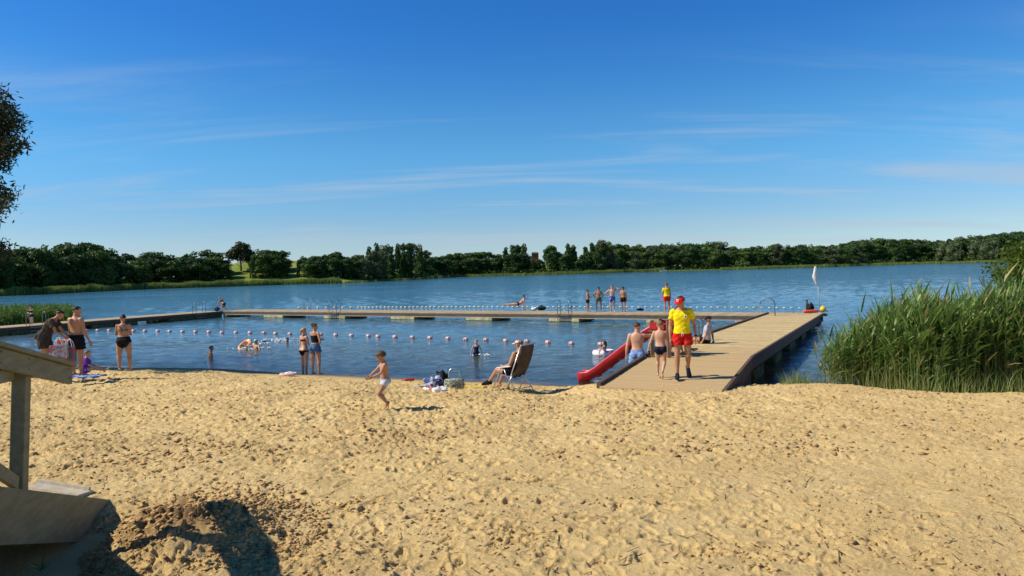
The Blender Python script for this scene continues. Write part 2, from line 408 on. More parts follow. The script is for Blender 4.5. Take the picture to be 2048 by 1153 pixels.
# loose clods of damp sand: small angular lumps lying where feet and spades threw them
def clods(spots, m):
    g_ = np.random.default_rng(31); n = len(spots); P = np.array(spots)
    base = np.array([(0, 0, 1), (1, 0, 0), (.31, .95, 0), (-.81, .59, 0), (-.81, -.59, 0), (.31, -.95, 0), (0, 0, -.6)]); F0 = [(0, 1, 2), (0, 2, 3), (0, 3, 4), (0, 4, 5), (0, 5, 1), (6, 2, 1), (6, 3, 2), (6, 4, 3), (6, 5, 4), (6, 1, 5)]
    r = P[:, 3][:, None, None]; J = base[None] * (1 + g_.uniform(-.5, .5, (n, 7, 1))) * r * np.stack([g_.uniform(.8, 2.0, n), g_.uniform(.7, 1.4, n), g_.uniform(.4, .85, n)], 1)[:, None, :]
    a = g_.uniform(0, 6.28, n); c, s_ = np.cos(a)[:, None], np.sin(a)[:, None]; x, y = J[:, :, 0] * c - J[:, :, 1] * s_, J[:, :, 0] * s_ + J[:, :, 1] * c
    V = np.stack([x + P[:, :1], y + P[:, 1:2], J[:, :, 2] + P[:, 2:3]], -1).reshape(-1, 3)
    F = (np.array(F0)[None] + (np.arange(n) * 7)[:, None, None]).reshape(-1, 3); return fast('sand_clods', V, F, m)
sp_ = []
def addc(x, y, q): sp_.append((x, y, ZFx(x, y) + q * .15, q))
def ZFx(x, y):
    i = np.log(y / Y0) / np.log(Y1 / Y0) * (NR - 1); j = (x / WX(y) + 1) / 2 * (NC - 1); i0, j0 = int(i), int(j)
    return float(Zfine[i0, j0]) if 0 <= i0 < NR and 0 <= j0 < NC else zb(x, y)
def qs(lo=.006, hi=.03, p=2.2): return lo + (hi - lo) * rs.random() ** p
for k in range(52000):
    cy = 4.3 * (20.3 / 4.3) ** rs.random(); cx = rs.uniform(-1, 1) * cy * .78
    f_ = float(sm(fbm(np.array(cx * 1.3), np.array(cy * 1.3), 77, 3), .46, .68)) * (1 - .72 * float(sm(np.array(cx - .12 * cy), 1.8, 4.5)))
    if rs.random() > (.03 + .34 * f_ if cy < 8.5 else .09 + .55 * f_) or zb(cx, cy) < .1: continue
    addc(cx, cy, qs(.004, .020, 1.8) if cy < 8.5 else qs(.009, .034, 1.7))
for k in range(9000):
    a = rs.uniform(0, 6.28); r_ = rs.random() ** .6 * 1.12; x, y = hp.x + .12 + r_ * math.cos(a) * 1.12, hp.y + .05 + r_ * math.sin(a) * .95
    if float(fbm(np.array(x * 2.6), np.array(y * 2.6), 71, 2)) < .42 and rs.random() < .8: continue
    addc(x, y, qs(.005, .028, 2.2))
for px, py, n_, rr in ((470, 985, 420, .35), (690, 1010, 260, .3), (560, 990, 240, .25), (640, 1130, 420, .4), (380, 1000, 420, .45), (860, 1030, 60, .2), (1010, 1075, 90, .2), (520, 900, 60, .2), (1480, 940, 60, .2), (1700, 1085, 70, .15), (1480, 1110, 120, .25), (900, 960, 60, .2), (1200, 1010, 50, .2), (720, 900, 60, .3)):
    c0 = GT(px, py)
    for k in range(int(n_ * .6)): a = rs.uniform(0, 6.28); r_ = rs.random() ** .6 * rr; addc(c0.x + 1.5 * r_ * math.cos(a), c0.y + r_ * math.sin(a), qs(.004, .026))
tcl = NT('damp_sand'); ocl = tcl.obj(); gcl = tcl.new('ShaderNodeNewGeometry')
ccl = tcl.mix(tcl.mr(gcl.outputs['Random Per Island'], .25, .95, 0, 1, False), (.54, .35, .145), (.30, .175, .08)); ccl = tcl.mix(tcl.mr(tcl.noise(ocl, 90, 3), .4, .7, 0, .4), ccl, (.62, .43, .20))
tag(clods(sp_, tcl.done(tcl.bsdf(ccl, .95, .1, tcl.bump(tcl.noise(ocl, 220, 3), .6, .004)))), 'loose clods of darker damp sand scattered over the beach and dug heap', 'sand', None, 'stuff')
# dry reed scraps and twigs left on the sand
g_ = np.random.default_rng(77); n_ = 900; yy_ = 5 * (20 / 5) ** g_.random(n_); xx_ = g_.uniform(-.75, .75, n_) * yy_; ok_ = zbase(xx_, yy_) > .08; xx_, yy_ = xx_[ok_], yy_[ok_]; n_ = len(xx_)
zz_ = np.array([ZFx(a_, b_) for a_, b_ in zip(xx_, yy_)]) + .010; an_ = g_.uniform(0, 3.14, n_); L_ = g_.uniform(.02, .07, n_) * (1 + (g_.random(n_) > .93) * 2); d_ = np.stack([np.cos(an_) * L_, np.sin(an_) * L_, g_.uniform(-.006, .012, n_)], 1); w_ = np.stack([-np.sin(an_), np.cos(an_), an_ * 0], 1) * .0045
c_ = np.stack([xx_, yy_, zz_], 1); tag(fast('litter', np.stack([c_ - d_ - w_, c_ - d_ + w_, c_ + d_ + w_, c_ + d_ - w_], 1).reshape(-1, 3), np.arange(n_ * 4).reshape(n_, 4), plain('dry_scraps', (.13, .085, .04), .9, .1, .5, 3.)), 'dry reed scraps and twigs lying on the sand', 'litter', None, 'stuff')
# coarse ground under and round the fine sheet
gx = np.linspace(-90, 90, 181); gy = np.concatenate([np.linspace(-40, 34, 120), np.linspace(36, 60, 13)])
GX, GY = np.meshgrid(gx, gy); GZ = zbase(GX, GY) - .12
ii = np.arange(GX.size).reshape(GX.shape)
g2 = fast('ground', np.stack([GX, GY, GZ], -1).reshape(-1, 3), np.stack([ii[:-1, :-1], ii[:-1, 1:], ii[1:, 1:], ii[1:, :-1]], -1).reshape(-1, 4), M_SAND, smooth=True)
tag(g2, kind='structure')
# lake bed farther out
bed = fast('lake_bed', [(-3000, 58, -4), (3000, 58, -4), (3000, 4000, -4), (-3000, 4000, -4)], [(0, 1, 2, 3)], plain('mud', (.05, .05, .03))); tag(bed, kind='structure')

# ---- water
WAVE = .0031
NRW, NCW = 900, 680
yw = 13.0 * (2600 / 13.0) ** (np.arange(NRW) / (NRW - 1)); tw = np.linspace(-1, 1, NCW)
YW = np.repeat(yw[:, None], NCW, 1); XW = tw[None, :] * (yw * 1.2 + 5)[:, None]
WZ = np.zeros_like(XW); gw = np.random.default_rng(2)
for k in range(26):                                    # short-crested wind ripples
    lam = .34 * (1.5 / .34) ** (k / 25); th = math.pi / 2 + gw.normal() * .38; kx, ky = math.cos(th) * 2 * math.pi / lam, math.sin(th) * 2 * math.pi / lam
    fade = 1 - sm(YW, 32 * lam / .5, 75 * lam / .5)
    WZ += WAVE * lam * fade * np.sin(kx * XW + ky * YW + gw.uniform(0, 6.28)) * (.4 + 1.2 * vn(XW / (lam * 3.5) + k * 7, YW / (lam * 3.5), 3))
WZ *= .35 + .65 * sm(-zbase(XW, YW), 0, .5)
dep = -zbase(XW, YW); dep[YW > 58] = 4
dm = 1 - np.exp(-np.clip(dep, 0, 9) * 1.35); dm = np.clip(dm, 0, 1)
# murk stirred up by the swimmers
iw = np.arange(NRW * NCW).reshape(NRW, NCW)
t = NT('water'); o = t.obj()
at = t.new('ShaderNodeAttribute', attribute_name='murk')
swell = t.noise(t.mapping(o, (.55, 1.25, 1), (0, 0, R(12))), 1.15, 3, .5, .3)
chop = t.noise(t.mapping(o, (.8, 1.9, 1), (0, 0, R(-8))), 2.9, 4, .55, .4)
fine = t.noise(t.mapping(o, (1, 2.1, 1), (0, 0, R(5))), 9, 3, .5)
patch = t.noise(t.mapping(o, (.35, 1, 1)), .055, 4, .6)
sxy = t.new('ShaderNodeSeparateXYZ'); t.l.new(o, sxy.inputs[0]); amp = t.math('MULTIPLY', t.mr(patch, .32, .66, .5, 1.35), t.mr(sxy.outputs[1], 45, 160, 1.0, 2.1))
hgt = t.math('ADD', t.math('MULTIPLY', swell, .035), t.math('ADD', t.math('MULTIPLY', chop, .03), t.math('MULTIPLY', fine, .009)))
hgt = t.math('MULTIPLY', hgt, t.math('MULTIPLY', amp, 1.0))
nb = t.bump(hgt, 1.0, 1.0)
fr = t.new('ShaderNodeFresnel'); fr.inputs[0].default_value = 1.333; t.l.new(nb, fr.inputs[1])
gl = t.new('ShaderNodeBsdfGlossy'); gl.inputs['Roughness'].default_value = .06; gl.inputs[0].default_value = (.92, .95, 1, 1); t.l.new(nb, gl.inputs['Normal'])
df = t.new('ShaderNodeBsdfDiffuse'); dpt = t.new('ShaderNodeAttribute', attribute_name='depth'); t.l.new(t.mix(t.mr(dpt.outputs['Fac'], .3, 3.6), t.mix(t.mr(patch, .3, .7), (.085, .100, .066), (.10, .115, .08)), t.mix(t.mr(patch, .3, .7), (.045, .150, .215), (.055, .175, .245))), df.inputs[0])
trn = t.new('ShaderNodeBsdfTransparent'); t.l.new(t.mix(at.outputs['Fac'], (.86, .84, .72), (.25, .32, .24)), trn.inputs[0])
m1 = t.new('ShaderNodeMixShader'); t.l.new(at.outputs['Fac'], m1.inputs[0]); t.l.new(trn.outputs[0], m1.inputs[1]); t.l.new(df.outputs[0], m1.inputs[2])
m2 = t.new('ShaderNodeMixShader'); t.l.new(fr.outputs[0], m2.inputs[0]); t.l.new(m1.outputs[0], m2.inputs[1]); t.l.new(gl.outputs[0], m2.inputs[2])
M_WATER = t.done(m2)
wz = WZ - .012
water = fast('water', np.stack([XW, YW, wz], -1).reshape(-1, 3), np.stack([iw[:-1, :-1], iw[:-1, 1:], iw[1:, 1:], iw[1:, :-1]], -1).reshape(-1, 4), M_WATER, smooth=True)
a = water.data.attributes.new('murk', 'FLOAT', 'POINT'); a.data.foreach_set('value', dm.astype(np.float32).ravel())
a = water.data.attributes.new('depth', 'FLOAT', 'POINT'); a.data.foreach_set('value', np.clip(dep, 0, 4).astype(np.float32).ravel())
tag(water, kind='structure')

# ---- far bank
SLX = [-300, 0, 100, 200, 300, 400, 480, 560, 680, 760, 820, 900, 1000, 1050, 1150, 1250, 1330, 1440, 1595, 1729, 1851, 1989, 2048, 2400]
SLY = [604, 592, 588, 583, 578, 575, 572.5, 570, 567, 563, 560, 555, 552, 551, 548.5, 545.2, 543, 540.2, 536, 531.5, 528, 525, 523.3, 514]
def shoreY(px): return float(np.interp(px, SLX, SLY))
def shore(px):
    p = G(px, shoreY(px) , 0.); return p
def hillamp(px): return float(np.interp(px, [-300, 350, 440, 480, 600, 660, 800, 1000, 1300, 1600, 1750, 2050, 2400], [3, 3, 8, 11, 11, 5, 6, 9, 5, 5, 9, 17, 20]))
cols = np.linspace(-420, 2500, 260); fr_ = [.997, 1.0, 1.006, 1.03, 1.07, 1.13, 1.2, 1.3, 1.5, 1.9, 3.0]
hh = [-.8, .0, .25, .10, .30, .55, .78, .95, 1.05, 1.1, 1.2]
def bankz(px, f):
    h = np.interp(f, fr_, hh); a_ = hillamp(px)
    return h if f <= 1.006 else .25 + h * a_
BV = []
for px in cols:
    p = shore(px)
    for f in fr_: BV.append((p.x * f, p.y * f, bankz(px, f)))
nb_ = len(fr_); ib = np.arange(len(cols) * nb_).reshape(len(cols), nb_)
t = NT('far_grass'); o = t.obj()
c = t.mix(t.mr(t.noise(o, .05, 5, .6), .35, .65), (.15, .20, .028), (.25, .27, .05)); c = t.mix(t.mr(t.noise(o, .6, 3), .4, .7, 0, .5), c, (.07, .10, .02))
M_FG = t.done(t.bsdf(c, .9, .1))
bank = fast('far_shore', BV, np.stack([ib[:-1, :-1], ib[1:, :-1], ib[1:, 1:], ib[:-1, 1:]], -1).reshape(-1, 4), M_FG, smooth=True); tag(bank, kind='structure')
# ================================================================ jetty, bathing pier and slide
JD = Vector((.478, .878, 0)).normalized(); JL = Vector((-JD.y, JD.x, 0))      # along the jetty, and towards its left side
PDIR = Vector((.875, -.485, 0)).normalized(); PB = Vector((-PDIR.y, PDIR.x, 0))  # along the pier, and away from the beach
W_DECK = wood('deck_planks', (.56, .405, .185), (.74, .56, .29), (1, 1, 1), .8, 5, sandy=(14, 25))
W_PIER = wood('pier_planks', (.40, .30, .17), (.56, .44, .27), (1, 1, 1), .8, 4)
W_BEAM = wood('dark_beam', (.10, .065, .045), (.17, .11, .075), (1, 1, 1), .8, 5)
W_POST = wood('post_wood', (.20, .13, .07), (.30, .20, .11), (1, 1, .3), .75, 7)
W_PALE = wood('pale_beam', (.36, .30, .20), (.46, .40, .28), (1, 1, .6), .8, 5)
M_CONC = plain('float_concrete', (.42, .38, .22), .9, .2, .3, 3., .4)
M_ALGAE_SHADE = plain('float_algae_shade', (.10, .10, .04), .9, .2, .4, 5.)  # algae on the bands; elsewhere shaded concrete as a dark colour
M_STEEL = plain('brushed_steel', (.62, .64, .66), .28, .5, .08, 9, 0, .85)
M_RAIL = plain('dull_steel', (.22, .22, .23), .4, .5, .1, 9, 0, .8)
M_BLACK = plain('black_fabric', (.012, .012, .014), .8, .2, .3)
KR = Vector((6.36, 18.7, .80)); E0R = Vector((4.10, 13.84, .0)); E0R.z = ZF(4.1, 13.84) - .025
FR = Vector((16.7, 37.7, .50))
WID = 2.76
def side_pts():
    """right-hand edge of the jetty, then the same points on its left edge"""
    Rr = [E0R, KR, FR]; out = []
    for i, p in enumerate(Rr):
        q = p + JL * (WID - (.18 if i == 0 else 0)); out.append(q)
    return Rr, out
RP, LP_ = side_pts()
def along(pts, s):
    """point s metres along a polyline"""
    for a, b in zip(pts[:-1], pts[1:]):
        L = (b - a).length
        if s <= L or b is pts[-1]: return a.lerp(b, s / L)
        s -= L
jet = empty('jetty', (0, 0, 0), 0, 'sandy wooden jetty of crosswise planks running from the beach out to the pier', 'jetty')
mb = MB(); L1, L2 = (RP[1] - RP[0]).length, (RP[2] - RP[1]).length
def deck_z(x, y):
    v = Vector((x, y, 0)); a = RP[0]; d1 = (RP[1] - RP[0]); f = (v - Vector((a.x, a.y, 0))).dot(Vector((d1.x, d1.y, 0))) / (d1.x ** 2 + d1.y ** 2)
    if f < 1: return a.z + (RP[1].z - a.z) * max(0, f)
    d2 = RP[2] - RP[1]; f = (v - Vector((RP[1].x, RP[1].y, 0))).dot(Vector((d2.x, d2.y, 0))) / (d2.x ** 2 + d2.y ** 2); return RP[1].z + (RP[2].z - RP[1].z) * f
def GDK(px, py):
    z = .75
    for _ in range(6): p = G(px, py, z); z = deck_z(p.x, p.y)
    return Vector((p.x, p.y, z))
def cross_at(s):
    if s < L1: f = s / L1; return RP[0].lerp(RP[1], f), LP_[0].lerp(LP_[1], f)
    f = (s - L1) / L2; return RP[1].lerp(RP[2], f), LP_[1].lerp(LP_[2], f)
s = 0.; rj = random.Random(5)
while s < L1 + L2 - .14:
    a, b = cross_at(s); a2, b2 = cross_at(s + .130); ov = rj.uniform(-.012, .012); th = .045; dz = rj.uniform(-.003, .003)
    u = Vector((0, 0, 1)); ex = JL * ov
    p = [a - ex, b - ex, b2 - ex, a2 - ex]
    mb.add([q + u * dz for q in p] + [q + u * (dz - th) for q in p], [(0, 3, 2, 1), (4, 5, 6, 7), (0, 1, 5, 4), (1, 2, 6, 5), (2, 3, 7, 6), (3, 0, 4, 7)])
    s += .145
mb.build('deck', W_DECK, jet)
# kerb board on the left, fascia boards on the right
kb = MB()
for i in range(2): kb.beam(LP_[i] + JL * .02 + Vector((0, 0, .01)), LP_[i + 1] + JL * .02 + Vector((0, 0, .01)), .09, .13)
kb.build('kerb_board', W_BEAM, jet)
kb = MB()
for i in range(2): kb.beam(RP[i] - JL * .03 + Vector((0, 0, -.01)), RP[i + 1] - JL * .03 + Vector((0, 0, -.01)), .07, .10)
kb.build('kerb_board', W_BEAM, jet)
for i, (za, zb2) in enumerate(((-.28, -.30), (-.25, -.22))):
    fb = MB(); fb.beam(RP[i] - JL * .01 + Vector((0, 0, -.20)), RP[i + 1] - JL * .01 + Vector((0, 0, -.20)), .05, .26); fb.build('fascia_board', W_BEAM, jet)
    fb = MB(); fb.beam(LP_[i] - JL * .02 + Vector((0, 0, -.16)), LP_[i + 1] - JL * .02 + Vector((0, 0, -.16)), .05, .18); fb.build('fascia_board', W_BEAM, jet)
# retaining wall below the ramp and piles further out
fb = MB(); a, b = RP[0], RP[1]
for k in range(7):
    p = a.lerp(b, k / 7 + .02); q = a.lerp(b, (k + 1) / 7 - .005 + .02); zt = (p.z + q.z) / 2 - .32
    fb.box(((p + q) / 2 + JL * .07 + Vector((0, 0, -.32 - .45))), ((q - p).length, .05, .9), math.atan2(JD.y, JD.x))
fb.build('side_boards', W_BEAM, jet)
for k in range(6):
    p = RP[1].lerp(RP[2], .08 + k * .18)
    for o_ in (.35, WID - .35):
        pm = MB(); q = p + JL * o_; pm.box((q.x, q.y, (p.z - .3) / 2 - .8), (1.6, .55, p.z + 1.0), math.atan2(JD.y, JD.x)); pm.build('pontoon', M_CONC if o_ > 1 else M_ALGAE_SHADE, jet)  # right-hand floats, away from the sun, carry their shade as darker colour

# ---- the long pier
PA = G(446, 622.6, .5); PZ = G(1648, 631.0, .5); PZ = PA + PDIR * (PZ - PA).dot(PDIR)
LEN = (PZ - PA).length; PW = 2.5; PANG = math.atan2(PDIR.y, PDIR.x)
pier = empty('pier', (0, 0, 0), 0, 'long grey wooden pier on concrete floats lying across the bathing area', 'pier')
mb = MB(); n = int(LEN / .145)
for k in range(n):
    c_ = PA + PDIR * (k * .145 + .07) + PB * (PW / 2) + Vector((0, 0, -.022 + rj.uniform(-.003, .003)))
    mb.box(c_, (.135, PW + rj.uniform(-.02, .02), .044), PANG)
mb.build('deck', W_PIER, pier)
fb = MB(); fb.box(PA + PDIR * LEN / 2 + Vector((0, 0, -.115)), (LEN, .08, .14), PANG); fb.build('edge_beam', W_BEAM, pier)
fb = MB(); fb.box(PA + PDIR * LEN / 2 + PB * .03 + Vector((0, 0, -.25)), (LEN, .07, .10), PANG); fb.build('edge_beam', W_PALE, pier)
fb = MB(); fb.box(PA + PDIR * LEN / 2 + PB * PW + Vector((0, 0, -.115)), (LEN, .08, .14), PANG); fb.build('edge_beam', W_BEAM, pier)
def pier_s(px, py=640, z=.1):
    d = ray(px, py); d.z = 0; o2 = Vector((0, 0, 0))
    # crossing of the sight line with the pier's front edge
    M2 = Matrix(((d.x, -PDIR.x), (d.y, -PDIR.y))); r_ = M2.inverted() @ Vector((PA.x, PA.y)); return r_[1]
for a_, b_ in ((436, 453), (528, 566), (648, 690), (782, 829), (932, 984), (1098, 1158), (1292, 1340), (1470, 1520)):
    s0, s1 = pier_s(a_), pier_s(b_); s0 = max(s0, .05); fm = MB(); cc = PA + PDIR * (s0 + s1) / 2 + PB * (PW / 2 - .02)
    fm.box((cc.x, cc.y, -.13), (s1 - s0, PW, .66), PANG); f_ = fm.build('pontoon', M_CONC, pier, bevel=.02)
    wm = MB(); wm.box((cc.x, cc.y, -.12), (s1 - s0 + .012, PW + .012, .30), PANG); wm.build('algae_band', M_ALGAE_SHADE, f_)
# ---- left arm of the pier
LA = PA.copy(); ADIR = -JD; AW = 2.4; ALEN = 27.; AANG = math.atan2(ADIR.y, ADIR.x)
OUT = Vector((-JD.y, JD.x, 0))                                        # away from the bathing area
arm = empty('pier', (0, 0, 0), 0, 'shaded side pier joining the long pier to the reedy left shore', 'pier')
mb = MB()
for k in range(int(ALEN / .145)):
    c_ = LA + ADIR * (k * .145 + .07) + OUT * (AW / 2) + Vector((0, 0, -.022))
    mb.box(c_, (.135, AW + rj.uniform(-.02, .02), .044), AANG)
mb.build('deck', W_PIER, arm)
for o_, zz, hh_ in ((0, -.12, .15), (.12, -.25, .12), (AW, -.12, .15)):
    fb = MB(); fb.box(LA + ADIR * ALEN / 2 + OUT * o_ + Vector((0, 0, zz)), (ALEN, .08, hh_), AANG); fb.build('edge_beam', W_BEAM, arm)
def arm_s(px):
    d = ray(px, 640); M2 = Matrix(((d.x, -ADIR.x), (d.y, -ADIR.y))); return (M2.inverted() @ Vector((LA.x, LA.y)))[1]
for s0, s1 in ((.1, arm_s(392)), (arm_s(390), arm_s(338)), (arm_s(276), arm_s(230)), (arm_s(228), arm_s(185)), (arm_s(157), arm_s(90)), (arm_s(88), arm_s(20)), (arm_s(18), ALEN - .2)):
    fm = MB(); cc = LA + ADIR * (s0 + s1) / 2 + OUT * (AW / 2 + .02); fm.box((cc.x, cc.y, -.13), (s1 - s0, AW, .68), AANG); fm.build('pontoon', M_ALGAE_SHADE, arm, bevel=.02)  # concrete lying in shade: the darkness is put into the float colour

def ladder(parent, base, inward, width=.62, hoop=.86, reach=.42, down=1.0):
    """steel bathing ladder: two looped rails over the deck edge, rungs down to the water"""
    L = empty('ladder', base, 0); L.parent = parent; inward = Vector(inward).normalized(); sidev = Vector((-inward.y, inward.x, 0))
    for sgn in (-1, 1):
        m = MB(); o_ = sidev * (sgn * width / 2); pts = [o_ - inward * .10 + Vector((0, 0, -down)), o_ - inward * .10 + Vector((0, 0, .62))]
        for k in range(7):
            a_ = math.pi * k / 6; pts.append(o_ + inward * (-.10 + (reach / 2) * (1 - math.cos(a_))) + Vector((0, 0, .62 + (hoop - .62) * math.sin(a_))))
        pts.append(o_ + inward * (reach - .10) + Vector((0, 0, .0))); m.tube(pts, .021, 8); m.build('rail', M_RAIL, L, True)
    for k in range(4):
        m = MB(); z_ = -.12 - k * .24; m.box(Vector((0, 0, z_)) - inward * .10, (.09, width, .03), math.atan2(inward.y, inward.x)); m.build('rung', M_RAIL, L)
    return L
for px in (668, 1128):
    s_ = pier_s(px); ladder(pier, PA + PDIR * s_, PB, .75)
s_ = pier_s(595); s_ -= 1.1; ladder(pier, PA + PDIR * s_ + PB * PW, -PB, .75)
def arm_s(px):
    d = ray(px, 640); M2 = Matrix(((d.x, -ADIR.x), (d.y, -ADIR.y))); return (M2.inverted() @ Vector((LA.x, LA.y)))[1]
ladder(arm, LA + ADIR * arm_s(401), OUT, .9); ladder(arm, LA + ADIR * arm_s(74), OUT, 1.0)
p_ = LP_[1].lerp(LP_[2], .90); lj = ladder(jet, p_, -JL, .10, .95, .75)
p_ = LP_[1].lerp(LP_[2], .20); ladder(jet, p_, -JL, .55, .75, .5)

# ---- red slide on the left of the jetty
def plastic_red():
    t = NT('red_plastic'); o = t.obj(); n = t.noise(o, 3, 5)
    c = t.mix(t.mr(n, .3, .7), (.42, .012, .018), (.56, .022, .028)); c = t.mix(t.mr(t.noise(o, 22, 4), .55, .75, 0, .3), c, (.62, .16, .14))
    return t.done(t.bsdf(c, .38, .5))
M_RED = plastic_red()
sl = empty('slide', (0, 0, 0), 0, 'red plastic water slide dropping from a wooden frame on the jetty into the water', 'slide')
TOP = PD(1316, 657, 19.75); TOP.z -= .03; BOT = G(1172, 753, .10)
run = Vector((BOT.x - TOP.x, BOT.y - TOP.y, 0)); rl = run.length; run.normalize(); sd_ = Vector((-run.y, run.x, 0))
prof = [(-.36, 0), (0, 0), (.05, -.02), (.14, -.10), (.35, -.34), (.6, -.63), (.8, -.865), (.92, -.975), (1.0, -1.0), (1.08, -1.0)]
H_ = TOP.z - BOT.z; pp = [TOP + run * (rl * a_) + Vector((0, 0, H_ * b_)) for a_, b_ in prof]
rings = []
for i, p in enumerate(pp):
    d = (pp[min(i + 1, len(pp) - 1)] - pp[max(i - 1, 0)]).normalized(); nrm = sd_.cross(d); nrm = nrm if nrm.z > 0 else -nrm
    wv = math.sin(i * 2.1) * .012
    sec = [(a_ * .84, b_ * .92) for a_, b_ in [(-.34, .13), (-.33, .17), (-.27, .17), (-.25, .12), (-.22, -.02), (-.12, -.06), (.12, -.06), (.22, -.02), (.25, .12), (.27, .17), (.33, .17), (.34, .13), (.30, -.06), (.2, -.13 + wv), (-.2, -.13 + wv), (-.30, -.06)]]
    rings.append([p + sd_ * a_ + nrm * b_ for a_, b_ in sec])
MB().loft(rings).build('chute', M_RED, sl, True, )
# stiffening ribs under the chute
for k in range(5):
    f = .18 + k * .16; i = min(range(len(prof) - 1), key=lambda q: abs(prof[q][0] - f)); a_, b_ = prof[i], prof[i + 1]
    u_ = (f - a_[0]) / (b_[0] - a_[0]); p = TOP + run * (rl * f) + Vector((0, 0, H_ * (a_[1] + u_ * (b_[1] - a_[1]))))
    MB().box(p + Vector((0, 0, -.115)), (.10, .40, .085), math.atan2(run.y, run.x)).build('rib', M_RED, sl)
# wooden frame
posts = [G(1305, 712, .79), G(1338, 716, .79)]
back = [posts[0] - run * -.0 + JD * .80, posts[1] + JD * .75]
for p in posts + back:
    MB().beam(Vector((p.x, p.y, .70)), Vector((p.x, p.y, 1.79)), .10, .10, Vector((0, 1, 0))).build('post', W_POST, sl, bevel=.006)
for a_, b_ in ((posts[0], posts[1]), (back[0], back[1])):
    MB().beam(Vector((a_.x, a_.y, 1.30)), Vector((b_.x, b_.y, 1.30)), .05, .10).build('brace', W_POST, sl)
m = MB(); cc = (posts[0] + posts[1] + back[0] + back[1]) / 4; m.box((cc.x, cc.y, 1.50), (.62, .74, .05), math.atan2(JD.y, JD.x)); m.build('platform', W_POST, sl)
for k in range(3): MB().box((cc.x + .28 * (k + 1) * JD.x * 0 - JL.x * (.38 + .2 * (2 - k)), cc.y - JL.y * (.38 + .2 * (2 - k)), .96 + k * .19), (.6, .18, .035), math.atan2(JD.y, JD.x)).build('step', W_POST, sl)
for a_ in (posts[0] - JD * .07, back[0] + JD * .07): MB().box((a_.x - JL.x * .16, a_.y - JL.y * .16, 1.64), (.03, .40, .20), math.atan2(JD.y, JD.x)).build('side_panel', M_RED, sl)

# ---- flag, bollard, bags at the far end of the jetty
M_WHITE = plain('white_cloth', (.72, .70, .66), .8, .2, .1)
fl = empty('flag', G(1641, 624, .5), 0, 'furled white flag on a thin leaning pole at the jetty end', 'flag')
b0 = G(1641, 624, .5); tp = PD(1631.5, 533, b0.y - .3); m = MB(); m.tube([Vector((0, 0, 0)), tp - b0], [.022, .016], 8); m.build('pole', M_WHITE, fl, True)
pt = lambda f: (tp - b0) * f
m = MB(); r1 = []
for k in range(9):
    f = 1 - k * .052; wd = .03 + .13 * math.sin(min(1, k / 6) * 2.2) * (1 if k < 7 else .5); c_ = pt(f) + Vector((-wd * .62, .02 * math.sin(k * 2), 0))
    r1.append([c_ + Vector((math.cos(a_) * wd * (.75 + .2 * math.sin(3 * a_ + k)), math.sin(a_) * wd * .45, 0)) for a_ in [2 * math.pi * j / 10 for j in range(10)]])
m.loft(r1); m.build('cloth', M_WHITE, fl, True)
p = G(1614, 623.5, .5); m = MB(); m.tube([p, p + Vector((0, 0, .62))], .05, 12); m.tube([p + Vector((0, 0, .62)), p + Vector((0, 0, .66))], .058, 12); tag(m.build('bollard', plain('black_pipe', (.02, .02, .022), .5), None, True), 'slim black upright post beside the black bag at the jetty end', 'post')
def lumpy(name, loc, size, m, seed=0, rz=0., flat=0., parent=None, amp=.22, n=18, mm=12):
    mb = MB(); mb.ball((0, 0, size[2] * .5), (size[0] / 2, size[1] / 2, size[2] / 2), n, mm); q = random.Random(seed); ph = [q.uniform(0, 6) for _ in range(6)]
    out = []
    for v in mb.v:
        v = Vector(v); k = 1 + amp * (math.sin(v.x / size[0] * 9 + ph[0]) * math.sin(v.y / size[1] * 8 + ph[1]) + .6 * math.sin(v.z / size[2] * 11 + ph[2] + v.x / size[0] * 14)) * .8
        out.append((v.x * k, v.y * k, max(0, v.z * (1 + (k - 1) * .8))))
    mb.v = out; o = mb.build(name, m, parent, True); o.location = loc; o.rotation_euler = (0, 0, rz); return o
b = empty('bag', G(1621, 624.5, .5), 0, 'black rucksack slumped against the black post at the jetty end', 'bag'); lumpy('body', (0, 0, 0), (.42, .34, .48), M_BLACK, 3, 0, parent=b); MB().tube([(-.1, 0, .44), (-.05, 0, .54), (.05, 0, .54), (.1, 0, .44)], .012, 6).build('handle', M_BLACK, b, True)
M_OR = plain('orange_plastic', (.75, .10, .03), .45, .4, .1)
b = empty('rescue_buoy', G(1622, 626.3, .5), .2, 'orange torpedo rescue buoy lying on the planks before the black rucksack', 'rescue buoy'); m = MB(); m.tube([(-.5, 0, .09), (-.42, 0, .09), (-.3, 0, .09), (.3, 0, .09), (.42, 0, .09), (.5, 0, .09)], [.03, .07, .09, .09, .07, .03], 12); m.build('float', M_OR, b, True)
m = MB(); m.tube([(.5, 0, .09), (.62, .02, .06), (.7, -.02, .03), (.6, -.05, .02)], .01, 6); m.build('strap', M_BLACK, b, True)
M_YEL = plain('yellow_plastic', (.75, .50, .02), .45, .4, .1)
bp = G(1646, 625.5, .5)
b = empty('marker_buoy', bp, 0, 'round yellow marker buoy resting on the jetty corner by the flagpole', 'buoy'); MB().ball((0, 0, .19), .16, 14, 10).tube([(0, 0, .33), (0, 0, .4)], .03, 8).build('ball', M_YEL, b, True); MB().tube([(-.02, 0, .03), (.2, .02, .1), (.3, .04, .03)], .03, 8).build('float_arm', M_YEL, b, True)

